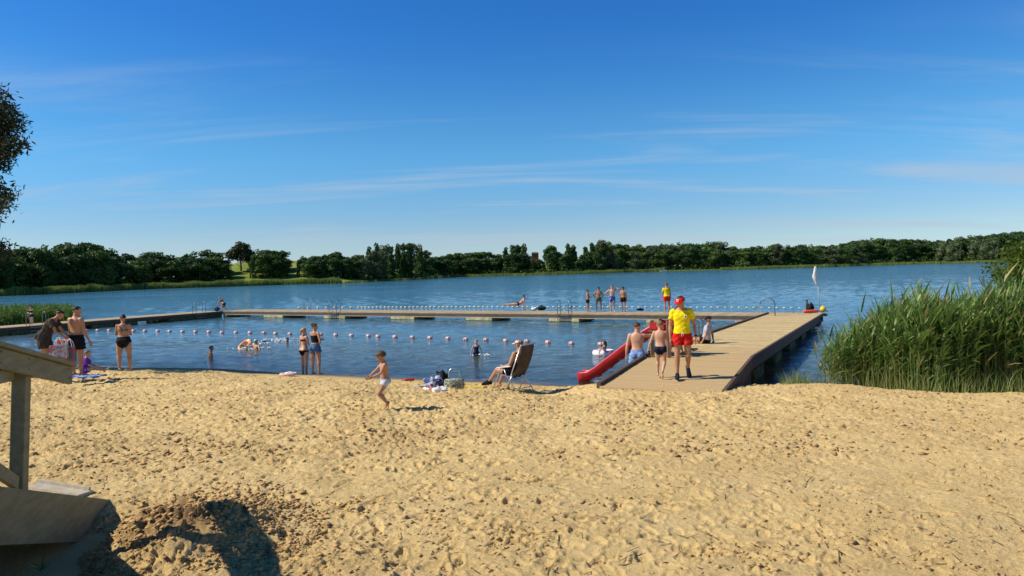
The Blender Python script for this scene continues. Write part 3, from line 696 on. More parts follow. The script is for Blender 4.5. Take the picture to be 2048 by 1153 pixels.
# ---- float lines
M_PINK = plain('faded_pink_plastic', (.70, .33, .30), .5, .35, .12, 12); M_FW = plain('float_white', (.62, .56, .50), .5, .35, .1)
buoys = [(172.7, 661), (195.5, 661), (218.5, 660.6), (243, 661), (267, 662), (290, 662), (315.5, 662), (339, 663), (365, 663.3), (391, 663.5), (417.8, 664), (444, 665), (472, 665), (500, 665.5), (528, 666), (551, 667), (580, 668), (610, 668.5), (641.5, 669), (671.5, 670), (703, 671), (737, 672), (756, 673), (790, 674), (825, 675), (860, 676), (896, 677), (932, 679), (972, 680), (1011.5, 682), (1054, 683), (1096, 685), (1143, 687.5), (1201, 689)]
b0_ = None
for i, (px, py) in enumerate(buoys):
    if b0_ is None:
        b0_ = empty('line_float', (0, 0, 0)); m = MB(); m.tube([(-.12, 0, 0), (-.10, 0, 0), (.10, 0, 0), (.12, 0, 0)], [.055, .085, .085, .055], 14); m.build('barrel', M_PINK, b0_, True)
        m = MB(); m.tube([(-.045, 0, 0), (.045, 0, 0)], .0875, 14); m.build('stripe', M_FW, b0_, True); q = b0_
    else: q = copy_tree(b0_)
    q.location = G(px, py + 1.5, 0) + Vector((0, 0, .035)); q.rotation_euler = (rj.uniform(-.3, .3), rj.uniform(-.08, .08), rj.uniform(-.5, .3))
    tag(q, ordinal(i + 1) + ' pink and white float from the left on the inner swimming line', 'float', 'pink and white floats of the inner swimming line')
w0 = None; px = 598.0; k = 0
M_CREAM = plain('cream_plastic', (.58, .52, .34), .5, .3, .15, 12)
while px < 1612:
    f = (px - 598) / 1010; py = np.interp(px, [598, 1000, 1300, 1500, 1612], [616.4, 614.9, 615.6, 616.6, 618.0])
    if w0 is None:
        w0 = empty('line_float', (0, 0, 0)); m = MB(); m.tube([(-.13, 0, 0), (-.10, 0, 0), (.10, 0, 0), (.13, 0, 0)], [.06, .10, .10, .06], 10); m.build('barrel', M_CREAM, w0, True); q = w0
    else: q = copy_tree(w0)
    sc_ = float(np.interp(px, [598, 1000, 1600], [1.3, 1.0, .8]))
    q.location = G(px, py + .5, 0) + Vector((0, 0, .06)); q.scale = (sc_ * .8, sc_ * .65, sc_ * .65); q.rotation_euler = (0, 0, PANG + rj.uniform(-.2, .2))
    tag(q, ordinal(k + 1) + ' cream float from the left on the outer line beyond the pier', 'float', 'cream floats of the outer line beyond the pier')
    px += float(np.interp(px, [598, 700, 705, 1100, 1600], [19, 17, 7.6, 10.5, 15.5])) * rj.uniform(.9, 1.1); k += 1
for px, py in ((299, 645), (319, 643)):
    q = copy_tree(w0); q.location = G(px, py, 0) + Vector((0, 0, .06)); q.scale = (1.7, 1.7, 1.7)
    tag(q, ('left' if px < 310 else 'right') + ' one of two cream floats seen beneath the shaded side pier', 'float', 'cream floats seen under the side pier')

# ---- beach stairs on the near left
W_OLIVE = wood('shade_toned_boards', (.165, .150, .080), (.26, .24, .14), (1, .10, 1), .6, 16)  # pale paint darkened to olive, the shade put into its colour
st = empty('beach_stairs', (0, 0, 0), 0, 'cream painted wooden beach stairs with sloping handrail at the left edge', 'stairs')
Ra, Rb = PD(0, 683, 4.95), PD(148, 725.5, 6.2)
sdir = (Rb - Ra); flat = Vector((sdir.x, sdir.y, 0)).normalized(); lat = Vector((-flat.y, flat.x, 0))     # lat points left
Rback = Ra - sdir * 1.9
SW = 1.5
for q_ in (0, 1):
    off = lat * (SW * q_ + .05)
    MB().beam(Rback + off + Vector((0, 0, -.020)), Rb + off + Vector((0, 0, -.020)), .145, .035).build('handrail_cap', W_OLIVE, st, bevel=.004)
    m = MB(); m.beam(Rback + off * 1 + lat * -.02 + Vector((0, 0, -.115)), Rb + off + lat * -.02 - flat * .01 + Vector((0, 0, -.115)), .04, .15); m.build('handrail_board', W_OLIVE, st, bevel=.004)
    # lower stringer
    Sa, Sb = PD(0, 976, 4.95), GT(222, 1002); Sb.z = Sa.z - (Sa.z - Sb.z)
    Sdir = (Sb - Sa); S0 = Sa - Sdir.normalized() * 2.6
    m = MB(); hS = .40
    m.beam(S0 + off - lat * .02 - Vector((0, 0, hS / 2)), Sb + off - lat * .02 - Vector((0, 0, hS / 2)), .045, hS); m.build('stringer', W_OLIVE, st, bevel=.004)
    for f in ((0.42, -.9) if q_ == 0 else (.5, -.7)):
        ptop = Ra + sdir * f + off + lat * .045; zbot = 1.42 if q_ == 0 else 1.2
        MB().beam(Vector((ptop.x - .09 * (q_ == 0), ptop.y, zbot)), Vector((ptop.x, ptop.y, ptop.z - .06)), .10, .10, flat).build('post', W_OLIVE, st, bevel=.006)
        if q_ == 0 and f > 0:
            P1 = Vector((ptop.x, ptop.y, ptop.z))
P1 += lat * .04
m = MB(); m.beam(PD(-60, 768, 4.3), PD(26, 748, P1.y - .02) , .04, .095); m.build('mid_rail', W_OLIVE, st, bevel=.004)
m = MB(); m.beam(PD(-60, 905, 4.45), PD(33, 967, P1.y - .075), .035, .10); m.build('brace', W_OLIVE, st, bevel=.004)
m = MB(); o_ = lat * (SW + .10); m.beam(S0 + o_ + Vector((0, 0, -.95)), Sb + o_ + Vector((0, 0, -.95)), .04, 1.7); m.build('shade_board', W_OLIVE, st)  # added on the unseen left side to keep sun from under the stairs
for k in range(15):
    f = -.05 + k * .066; c_ = S0.lerp(Sb, f) + lat * (SW / 2 + .05) + Vector((0, 0, -.10)); MB().box(c_, (SW - .06, .37, .035), math.atan2(lat.y, lat.x)).build('tread', W_OLIVE, st)
m = MB(); c_ = S0 + lat * (SW / 2) - flat * .5; m.box((c_.x, c_.y, c_.z - 1.0), (SW + .2, .05, 2.0), math.atan2(lat.y, lat.x)); m.build('back_board', W_OLIVE, st)
nl_ = MB(); e_ = (Rb - Ra)
for f in (.02, .35, .93): 
    for dz in (-.07, -.15): q = Ra + e_ * f + Vector((0, 0, dz)) - lat * -.0; nl_.ball(q + lat * .05 - lat * .043, .006, 6, 4)
nl_.build('nail_heads', M_RAIL, st)['kind'] = 'stuff'
# plank lying on the sand behind the stairs
pl = MB(); a_, b_ = GT(66, 977, .03), GT(172, 994, .03); pl.beam(a_, b_, .16, .03); pl.beam(a_ + Vector((0, .07, .03)), b_ + Vector((0, .07, .03)), .02, .04)
tag(pl.build('plank', wood('bleached_wood', (.42, .36, .26), (.60, .53, .42), (1, 1, 1), .8, 9)), 'bleached plank lying half buried on the sand behind the stair foot', 'plank')
# ================================================================ trees, shrubs and reeds
def leafcloud(cent, size, rng, flat=.0, jit=1.0, aspect=1.6):
    """random small quads, one at each centre"""
    n = len(cent); a = rng.normal(size=(n, 3)); a[:, 2] *= (1 - flat); a /= np.linalg.norm(a, axis=1)[:, None] + 1e-9
    b = rng.normal(size=(n, 3)); b -= (b * a).sum(1)[:, None] * a; b /= np.linalg.norm(b, axis=1)[:, None] + 1e-9
    s = (size * rng.uniform(.6, 1.4, n))[:, None]; u, v = a * s * aspect * .5, b * s * .5
    V = np.stack([cent - u - v * .4, cent + v * .9 - u * .1, cent + u + v * .3, cent - v * .9 + u * .1], 1).reshape(-1, 3)
    return V, np.arange(n * 4).reshape(n, 4)
def crown_points(lobes, n, rng, hollow=.62):
    vol = np.array([l[3] * l[4] * l[5] for l in lobes]) ** .7; pick = rng.choice(len(lobes), n, p=vol / vol.sum()); L = np.array(lobes)[pick]
    d = rng.normal(size=(n, 3)); d /= np.linalg.norm(d, axis=1)[:, None]; r = rng.uniform(hollow, 1.0, n) ** .6
    r *= 1 + .14 * np.sin(d[:, 0] * 7 + pick) * np.sin(d[:, 2] * 6 + pick * 2)
    return L[:, :3] + d * L[:, 3:6] * r[:, None]
F_DARK = foliage('foliage_dark', (.026, .062, .014), (.075, .140, .030), .55, .25)
F_MID = foliage('foliage_mid', (.045, .090, .018), (.115, .185, .040), .55, .25)
F_PALE = foliage('foliage_grey', (.075, .105, .038), (.16, .19, .078), .6, .3)
F_BROWN = foliage('foliage_brown', (.055, .065, .020), (.12, .11, .04), .6, .3)
M_BARK = wood('bark', (.07, .055, .04), (.12, .095, .07), (1, 1, .2), .9, 3)
def tree_proto(kind, seed, mat):
    """unit-height tree: crown and tapered trunk with limbs"""
    g = np.random.default_rng(seed); q = random.Random(seed); lobes = []
    if kind == 'round':
        for _ in range(11): a = q.uniform(0, 6.28); h = q.uniform(.38, .82); r = .20 * math.sin(min(1, (h - .1) / .8) * 3.0) + .04; lobes.append((math.cos(a) * r, math.sin(a) * r, h, .15, .15, .12))
        lobes.append((0, 0, .60, .24, .24, .26)); lobes.append((0, 0, .88, .12, .12, .10))
    elif kind == 'full':                                   # foliage down to the ground
        for _ in range(18): a = q.uniform(0, 6.28); h = q.uniform(.08, .86); r = .21 * (1 - (h * .8) ** 2) + .02; lobes.append((math.cos(a) * r, math.sin(a) * r, h, q.uniform(.10, .16), q.uniform(.10, .16), q.uniform(.08, .13)))
        lobes.append((0, 0, .42, .20, .20, .36))
        for _ in range(6): a = q.uniform(0, 6.28); r = q.uniform(.02, .15); lobes.append((math.cos(a) * r, math.sin(a) * r, q.uniform(.80, .97) - r * .6, .07, .07, .07))
    elif kind == 'tall':                                   # poplar or alder, narrow and uneven
        for i in range(15): h = .10 + .82 * i / 14; a = q.uniform(0, 6.28); r = .09 * (1 - h * .7); lobes.append((math.cos(a) * r, math.sin(a) * r, h, q.uniform(.07, .12) * (1.15 - h * .5), q.uniform(.07, .12) * (1.15 - h * .5), q.uniform(.06, .10)))
        lobes.append((0, 0, .45, .12, .12, .36))
    else:                                                  # willow: broad hanging heads
        for _ in range(14): a = q.uniform(0, 6.28); h = q.uniform(.15, .80); r = .30 * math.sin(min(1, h + .25) * 2.4); lobes.append((math.cos(a) * r, math.sin(a) * r, h, .16, .16, .18))
        lobes.append((0, 0, .5, .30, .30, .40))
    P = crown_points(lobes, 2900, g); P[:, 2] = np.clip(P[:, 2], .012, 1.03)
    V, F = leafcloud(P, .034, g)
    core = MB()
    for (x, y, z, a, b, c) in lobes:
        if a > .11: core.ball((x, y, z), (a * .62, b * .62, c * .62), 7, 5)
    t = MB(); t.tube([(0, 0, -.06), (.006, .004, .2), (-.008, .006, .45), (.004, 0, .7)], [.026, .020, .013, .004], 7)
    for k in range(6):
        a = q.uniform(0, 6.28); z = .18 + k * .09; t.tube([(0, 0, z), (math.cos(a) * .08, math.sin(a) * .08, z + .08), (math.cos(a) * .16, math.sin(a) * .16, z + .13)], [.009, .006, .002], 5)
    cv = np.array(core.v, dtype=float); cf = [f for f in core.f]
    V = np.concatenate([V, cv]); F2 = np.array(cf) + len(F) * 4; F = np.concatenate([F, F2])
    tr = empty('tree', (0, 0, 0)); c = fast('crown', V, F, mat, tr); b = t.build('trunk', M_BARK, tr, True); return tr
protos = {}
for i, (k_, m_) in enumerate((('full', F_DARK), ('full', F_DARK), ('full', F_MID), ('round', F_DARK), ('round', F_MID), ('tall', F_DARK), ('tall', F_MID), ('full', F_PALE), ('willow', F_PALE), ('round', F_BROWN), ('full', F_DARK), ('full', F_MID))):
    protos[i] = [tree_proto(k_, 100 + i * 7, m_), 0]
def put_tree(pi, x, y, z, h, wf, label, group, rz=None, name='tree'):
    pr = protos[pi]; o = pr[0] if pr[1] == 0 else copy_tree(pr[0]); pr[1] += 1
    o.location = (x, y, z); o.scale = (h * wf, h * wf, h); o.rotation_euler = (0, 0, rj.uniform(0, 6.28) if rz is None else rz); o.name = name
    tag(o, label, 'tree', group); return o
SKX = [0, 20, 45, 100, 125, 150, 175, 200, 225, 245, 275, 300, 320, 345, 360, 385, 400, 415, 435, 450, 463, 469, 500, 503, 520, 550, 568, 580, 588, 595, 610, 650, 668, 685, 700, 710, 730, 745, 755, 775, 800, 820, 835, 848, 856, 870, 900, 925, 950, 988, 997, 1008, 1020, 1035, 1050, 1060, 1066, 1079, 1086, 1096, 1107, 1114, 1128, 1140, 1150, 1160, 1166, 1178, 1190, 1200, 1215, 1230, 1245, 1260, 1280, 1300, 1320, 1345, 1366, 1385, 1425, 1453, 1467, 1477, 1496, 1548, 1567, 1583, 1607, 1634, 1650, 1674, 1713, 1733, 1772, 1832, 1871, 1891, 1918, 1942, 1970, 2009, 2048, 2400]
SKY = [512, 500, 489, 488, 486, 479, 483, 482, 502, 506, 504, 501, 500, 508, 514, 503, 500, 497, 502, 512, 528, 545, 545, 504, 498, 500, 499, 506, 545, 514, 511, 510, 502, 503, 512, 510, 504, 489, 486, 489, 487, 484, 488, 494, 510, 512, 508, 503, 504, 502, 515, 498, 489, 487, 488, 505, 526, 526, 500, 489, 488, 505, 490, 487, 491, 490, 500, 489, 484, 479, 482, 485, 487, 492, 488, 490, 487, 488, 482, 486, 481, 484, 494, 500, 493, 488, 487, 492, 487, 489, 491, 488, 480, 475, 476, 478, 481, 478, 474, 470, 471, 463, 460, 452]
def band(px):
    for a, l, g in ((230, 'tall dark tree in the big wooded clump at the far left shore', 'trees of the clump at the far left shore'),
                    (466, 'dark leafy tree behind the bright reed belt left of the meadow', 'trees left of the sunlit meadow'),
                    (592, 'dark tree in the small clump standing between two strips of meadow', 'trees between the two meadow strips'),
                    (715, 'low dark tree on the shore just right of the meadow', 'low trees just right of the meadow'),
                    (860, 'tree in the grey-green raised clump left of centre on the far shore', 'trees of the raised grey-green clump'),
                    (998, 'dark shore tree in the even row left of the red house', 'trees of the even stretch left of the red house'),
                    (1066, 'dark tree standing close to the left of the red house', 'trees close left of the red house'),
                    (1190, 'upright tree just right of the red house across the lake', 'trees just right of the red house'),
                    (1475, 'tree of the dense wood behind the bathers on the pier', 'trees of the wood behind the pier'),
                    (1700, 'tree of the lower wood beyond the jetty flag', 'trees of the wood beyond the flag'),
                    (9999, 'dark forest tree on the rising right shore above the reeds', 'trees of the forest on the right hill')):
        if px < a: return l, g
row_log = {}
px = -70.
while px < 2140:
    top = float(np.interp(px, SKX, SKY)); sp = shore(px); lab, grp = band(px)
    step = float(np.interp(px, [0, 460, 700, 1000, 2048], [29, 25, 20, 17, 17]))
    if (466 < px < 502) or (583 < px < 594): px += 6; continue
    for row in ((0, 1) if not (1058 < px < 1084) else (0,)):
        f = (1.035 if row == 0 else 1.10) + rj.uniform(-.012, .012)
        if px < 720: f = 1.065 + .045 * row + rj.uniform(-.01, .01)
        pxj = px + rj.uniform(-.2, .2) * step + row * step * .5
        if (462 < pxj < 503) or (580 < pxj < 596): continue
        tp_ = float(np.interp(pxj, SKX, SKY)); q = shore(pxj) * f; gz = bankz(pxj, f)
        ztop = CAMZ + (HZ(pxj) - tp_) * q.y / F_PX
        h = ztop - gz + (0 if row else -rj.uniform(.08, .32) * (ztop - gz))
        if h < 3: h = 3
        if 1055 < pxj < 1089: h = min(h, CAMZ + (HZ(pxj) - 523) * q.y / F_PX - gz)
        pi = rj.choice((0, 1, 10, 0, 1, 2, 3, 11)); wf = rj.uniform(.85, 1.15)
        if 725 < pxj < 850: pi = rj.choice((7, 7, 2, 5, 6)); wf = .9
        elif 1000 < pxj < 1200: pi = rj.choice((5, 6, 0, 10)); wf = 1.0
        elif 1200 < pxj < 1480: pi = rj.choice((2, 11, 0, 1, 2, 7, 4))
        elif pxj < 230: pi = rj.choice((0, 2, 1, 11)); wf *= 1.05
        elif pxj > 1480: pi = rj.choice((0, 1, 2, 11, 10, 7)); wf *= .95
        wmin = step * 1.8 * q.y / F_PX / .56 / h
        wfac = max(wf * .95, min(wmin, 1.9)); gap = min(abs(pxj - 464), abs(pxj - 503), abs(pxj - 582), abs(pxj - 597))
        if abs(pxj - 1072) < 26: wfac = min(wfac, max(abs(pxj - 1072) - 6, 5) * q.y / F_PX / h / .26)
        if gap < 26: wfac = min(wfac, gap * q.y / F_PX / h / .30 + .25)
        row_log.setdefault((grp, row), []).append((pxj, put_tree(pi, q.x, q.y, gz, h, wfac, lab, grp)))
    px += step * rj.uniform(.85, 1.15)
for (grp, row), L in row_log.items():
    L.sort(key=lambda v: v[0])
    for i, (_, o_) in enumerate(L): o_['label'] = ordinal(i + 1) + ' tree from left, ' + ('front' if row == 0 else 'back') + ' row ' + grp.replace('trees ', '').replace('low ', '')
def special(px, top, base, f, pi, wpx, label):
    q = shore(px) * f; gz = CAMZ + (HZ(px) - base) * q.y / F_PX; h = (base - top) * q.y / F_PX; w = wpx * q.y / F_PX
    return put_tree(pi, q.x, q.y, gz, h, w / (.62 * h), label, None)
special(483, 482, 547, 1.12, 9, 46, 'single round brownish tree standing on the bright meadow')
special(1208, 479, 547, 1.03, 9, 30, 'brown-tinged rounded tree rising highest in the middle wood')
special(1900, 477, 528, 1.02, 8, 34, 'pale grey willow, left one of the pair at the right shore')
special(1970, 471, 526, 1.02, 8, 42, 'pale grey willow, right one of the pair at the right shore')
special(1715, 503, 532, 1.012, 7, 26, 'low pale bush at the water edge beneath the right forest')
special(1556, 487, 537, 1.03, 9, 24, 'brownish tree in the wood left of the flag')
special(1065, 518, 549, 1.03, 5, 26, 'short slim tree directly in front of the left half of the red house')
special(1077, 517, 549, 1.035, 0, 22, 'low bushy tree directly in front of the right half of the red house')
special(-30, 486, 590, 1.03, 1, 120, 'dark tree at the far left edge behind the near reeds')
special(20, 502, 590, 1.015, 5, 34, 'narrow dark tree at the far left end of the wood')
# undergrowth closing the foot of the woods
g = np.random.default_rng(44); PX_ = g.uniform(-100, 2150, 15000); keep = ~(((PX_ > 458) & (PX_ < 506)) | ((PX_ > 578) & (PX_ < 598))); PX_ = PX_[keep]; P = []
for p_ in PX_:
    q = shore(p_) * (g.uniform(1.014, 1.05) + .04 * (p_ < 720)); P.append((q.x, q.y, bankz(p_, 1.03) + g.uniform(0, 3.2) * g.random()))
V, F = leafcloud(np.array(P), 1.1, g); tag(fast('undergrowth', V, F, F_DARK), 'dark bushy undergrowth along the foot of the far woods', 'undergrowth', None, 'stuff')

def blades(base, h, w, lean, rng, segs=2):
    """upright tapering blades: base (n,3), height (n,), width (n,), lean (n,2)"""
    n = len(base); a = rng.uniform(0, math.pi, n); d = np.stack([np.cos(a), np.sin(a), np.zeros(n)], 1) * (w / 2)[:, None]
    top = base + np.stack([lean[:, 0], lean[:, 1], h], 1); mid = base + np.stack([lean[:, 0] * .35, lean[:, 1] * .35, h * .6], 1)
    V = np.stack([base - d, base + d, mid + d * .8, mid - d * .8, top + d * .1, top - d * .1], 1).reshape(-1, 3)
    k = np.arange(n)[:, None] * 6; F = np.concatenate([k + np.array([[0, 1, 2, 3]]), k + np.array([[3, 2, 4, 5]])]); return V, F
F_REEDFAR = foliage('reed_far', (.20, .27, .055), (.36, .40, .10), .6, .15, .3)
Vs, Fs, nn = [], [], 0
for (x0, x1, dens, h0, dlo) in ((-60, 684, 60, 2.4, .974), (690, 860, 8, 1.2, .992), (860, 1110, 18, 1.8, .99), (1110, 1330, 26, 2.4, .988), (1440, 2100, 24, 2.0, .988), (1330, 1440, 6, 1.2, .997)):
    n = int((x1 - x0) * dens); pxs = g.uniform(x0, x1, n); B = []
    for p_ in pxs: q = shore(p_) * g.uniform(dlo, 1.006); B.append((q.x, q.y, -.1))
    B = np.array(B); h = h0 * g.uniform(.6, 1.1, n) * (.65 + .5 * fbm(pxs * .05, pxs * 0, 12, 3)); V, F = blades(B, h, np.full(n, .16), g.normal(size=(n, 2)) * .12, g)
    Vs.append(V); Fs.append(F + nn); nn += len(V)
tag(fast('reed_belt', np.concatenate(Vs), np.concatenate(Fs), F_REEDFAR), 'bright green reed belt lining the far shore', 'reeds', None, 'stuff')
# reeds behind the side pier
F_REED = foliage('reed_green', (.060, .125, .022), (.17, .27, .055), .5, .8, .35)
n = 9000; pxs = g.uniform(-120, 152, n) + g.normal(size=n) * 4; B = np.array([tuple(G(p_, g.uniform(634, 646 + max(0, (110 - p_) * .06)), 0.))for p_ in pxs]); B[:, 2] = -.1
hN = g.uniform(.95, 1.5, n); hN *= np.where(pxs > 145, .8, 1)
V, F = blades(B, hN, g.uniform(.03, .06, n), g.normal(size=(n, 2)) * .16, g)
V2, F2 = leafcloud(B + np.stack([np.zeros(n), np.zeros(n), hN * g.uniform(.35, .95, n)], 1), .10, g, aspect=5)
tag(fast('reed_bed', np.concatenate([V, V2]), np.concatenate([F, F2 + len(V)]), F_REED), 'green reed bed behind the shaded side pier', 'reeds', None, 'stuff')

# near reeds, right of the jetty
def reed_stand(stems, rng, leafL=.46, mat=None, name='reeds'):
    n = len(stems); base = stems[:, :3]; h = stems[:, 3]; lean = stems[:, 4:6]
    # stems
    V, F = blades(base, h, np.full(n, .014), lean, rng); Vs, Fs = [V], [F]; off = len(V)
    V, F = blades(base, h, np.full(n, .014), lean, rng); Vs.append(V); Fs.append(F + off); off += len(V)
    nl = 12; st_ = np.repeat(np.arange(n), nl); m = len(st_); t = np.tile(np.linspace(.26, .99, nl), n) + rng.uniform(-.03, .03, m)
    drop = rng.random(m) > .08 + .62 * (t < .42); st_, t = st_[drop], t[drop]; m = len(t)
    pb = base[st_].copy(); hh_ = h[st_]; le = lean[st_]
    ff = np.where(t < .6, t / .6 * .35, .35 + (t - .6) / .4 * .65)
    pb[:, 0] += le[:, 0] * ff; pb[:, 1] += le[:, 1] * ff; pb[:, 2] += hh_ * t
    a = rng.uniform(0, 2 * math.pi, m); L = leafL * rng.uniform(.6, 1.2, m) * (.65 + .5 * np.sin(np.clip(t, 0, 1) * 2.6))
    out = np.stack([np.cos(a), np.sin(a), np.zeros(m)], 1); out[:, 0] += .25; sidev = np.stack([-np.sin(a), np.cos(a), np.zeros(m)], 1)
    up0 = rng.uniform(.7, 1.5, m) + .8 * (t > .85); bend = rng.uniform(.1, .75, m) * (1 - .6 * (t > .85))
    w = rng.uniform(.013, .024, m)[:, None]
    pts = []
    for s_ in (0, .3, .62, 1.0):
        z = up0 * s_ - bend * s_ * s_ * .9; r_ = s_ * (.75 + .25 * s_); pts.append(pb + out * (L * r_ * .72)[:, None] + np.stack([np.zeros(m), np.zeros(m), L * z * .62], 1))
    ws = (.5, 1.0, .75, .06); tw = np.stack([np.zeros(m), np.zeros(m), np.ones(m)], 1) * .3
    sv = sidev + tw * rng.normal(size=(m, 1))
    V = np.stack([p_ + sgn * sv * w * ws[i] for i, p_ in enumerate(pts) for sgn in (-1, 1)], 1).reshape(-1, 3)
    k = np.arange(m)[:, None] * 8; F = np.concatenate([k + np.array([[0, 1, 3, 2]]), k + np.array([[2, 3, 5, 4]]), k + np.array([[4, 5, 7, 6]])])
    Vs.append(V); Fs.append(F + off)
    return fast(name, np.concatenate(Vs), np.concatenate(Fs), mat)
def reed_mat():
    t = NT('reed_leaf'); o = t.obj(); gm = t.new('ShaderNodeNewGeometry'); sx = t.new('ShaderNodeSeparateXYZ'); t.l.new(o, sx.inputs[0])
    c = t.mix(gm.outputs['Random Per Island'], (.075, .15, .030), (.24, .36, .085))
    dry_ = t.math('MULTIPLY', t.mr(sx.outputs[2], 1.5, .3, 0, 1), t.mr(gm.outputs['Random Per Island'], .5, .9, .1, .8, False))
    c = t.mix(dry_, c, (.36, .29, .13))
    c = t.mix(t.mr(gm.outputs['Random Per Island'], .90, .92, 0, .85), c, (.42, .33, .15))
    p = t.bsdf(c, .42, .4); tr = t.new('ShaderNodeBsdfTranslucent'); t.l.new(c, tr.inputs[0]); mx = t.new('ShaderNodeMixShader'); mx.inputs[0].default_value = .35
    t.l.new(p.outputs[0], mx.inputs[1]); t.l.new(tr.outputs[0], mx.inputs[2]); return t.done(mx)
M_REED = reed_mat()
gr = np.random.default_rng(12); S_ = []
fx = [1622, 1640, 1684, 1742, 1819, 1880, 1941, 1987, 2048, 2150]; fy = [772, 774, 775, 777, 789, 794, 794, 790, 793, 796]
tx = [1622, 1650, 1700, 1750, 1800, 1850, 1900, 1950, 2000, 2048, 2150]; ty = [700, 628, 618, 606, 590, 582, 600, 578, 566, 560, 550]
tries = 0
while len(S_) < 3300 and tries < 60000:
    tries += 1; px_ = gr.uniform(1600, 2190); dd = gr.random() ** 1.35 * 5.2
    p0 = GT(px_, float(np.interp(px_, fx, fy))) if tries < 1 else None
    fyv = float(np.interp(px_, fx, fy)); b_ = G(px_, fyv, .42); b_ = Vector((b_.x, b_.y + .1, 0)); d_ = Vector((b_.x, b_.y, 0)).normalized()
    q = b_ + Vector((.38, .92, 0)) * dd
    # keep clear of the open water beside the jetty
    rel = Vector((q.x, q.y, 0)) - Vector((RP[1].x, RP[1].y, 0)); side_d = -rel.dot(JL)
    lim = 1.95 + .06 * dd + (.4 if dd > 3 else 0)
    if side_d < lim + gr.uniform(-.25, .5): continue
    if side_d < lim + 1.2 and gr.random() < .35: continue
    pxx = 1024 + 1400 * q.x / q.y
    ztop = CAMZ + (HZ(pxx) - float(np.interp(pxx, tx, ty))) * q.y / F_PX
    zg = zb(q.x, q.y); h = min(2.9, max(1.2, ztop - zg - .38)) * gr.uniform(.72, 1.04)
    if gr.random() < .05: h *= 1.2
    h *= float(np.interp(side_d, [1.7, 2.6, 3.6], [.72, .9, 1.0]))
    S_.append((q.x, q.y, zg - .03, h, gr.normal() * .14 + .05, gr.normal() * .12))
S_ = np.array(S_); ro = reed_stand(S_, gr, .40, M_REED, 'reeds'); tag(ro, 'tall dense green reeds right of the jetty at the sand edge', 'reeds', None, 'stuff')
# low grass and rushes at the foot of the reeds and by the jetty
n = 5200; B, hN = [], []
while len(B) < n:
    px_ = gr.uniform(1560, 2150); f_ = float(np.interp(px_, [1560] + fx, [775] + fy)); p = GT(px_, f_ + gr.uniform(-14, 3) * (1 if px_ > 1640 else .6))
    if zb(p.x, p.y) > .58: continue
    B.append((p.x, p.y, zb(p.x, p.y) - .02)); hN.append(gr.uniform(.12, .5) * (1.2 if px_ > 1650 else .9))
V, F = blades(np.array(B), np.array(hN), np.full(n, .010), gr.normal(size=(n, 2)) * .13, gr)
tag(fast('rushes', V, F, M_REED), 'low rushes and grass at the foot of the reeds', 'grass', None, 'stuff')
# alder shrub at the right edge
def leafy(name, label, cat, trunk, twigs, leaf, mat, seed, nleaf=60, spread=.3, aspect=1.5, group=None):
    g_ = np.random.default_rng(seed); root = empty(name, trunk[0], 0, label, cat, group); o_ = Vector(trunk[0]); t_ = MB()
    t_.tube([Vector(p) - o_ for p in trunk], [max(.02, .10 - .02 * i) * (1.3 if name == 'willow_tree' else .6) for i in range(len(trunk))], 8)
    P = []
    for (a, b, r) in twigs:
        a, b = Vector(a), Vector(b); mid = (a + b) / 2 + Vector(g_.normal(size=3)) * .06 * (b - a).length
        t_.tube([a - o_, mid - o_, b - o_], [r, r * .65, r * .2], 6)
        k = nleaf; s_ = g_.uniform(.15, 1.05, k)[:, None]; base = np.array(a) * (1 - s_) + np.array(b) * s_; P.append(base + g_.normal(size=(k, 3)) * spread * (1.1 - .5 * s_))
    P = np.concatenate(P) - np.array(o_); V, F = leafcloud(P, leaf, g_, aspect=aspect)
    t_.build('trunk', M_BARK, root, True); fast('crown', V, F, mat, root); return root
F_ALDER = foliage('alder_leaf', (.09, .15, .02), (.34, .38, .05), .4, 1.5, .6)
q = random.Random(9); c0 = PD(2075, 600, 21.0); tw_ = []
tr0 = [(c0.x, c0.y, -.1), (c0.x - .05, c0.y, 1.2), (c0.x + .1, c0.y, 2.3), (c0.x + .1, c0.y, 3.3)]
for (ex, ey) in ((1985, 532), (1978, 545), (1992, 556), (2003, 514), (2012, 498), (2022, 503), (2035, 492), (2050, 500), (2070, 488), (2085, 520), (2100, 495), (2010, 566), (2028, 545), (2045, 530), (2060, 550), (2040, 575), (2090, 560), (1990, 577), (2015, 540), (2030, 520), (2120, 540), (2140, 510), (2060, 520), (2055, 600), (2030, 605), (1995, 538), (2020, 552)):
    b_ = PD(ex, ey, 21 + q.uniform(-.9, .9)); h0 = max(1.0, min(3.0, b_.z - q.uniform(.5, 1.0))); tw_.append(((c0.x + q.uniform(-.5, 0), c0.y + q.uniform(-.2, .2), h0), b_, .016))
leafy('alder_tree', 'young yellow-green alder rising above the reeds at the right edge', 'tree', tr0, tw_, .07, F_ALDER, 5, 190, .17, 1.4)
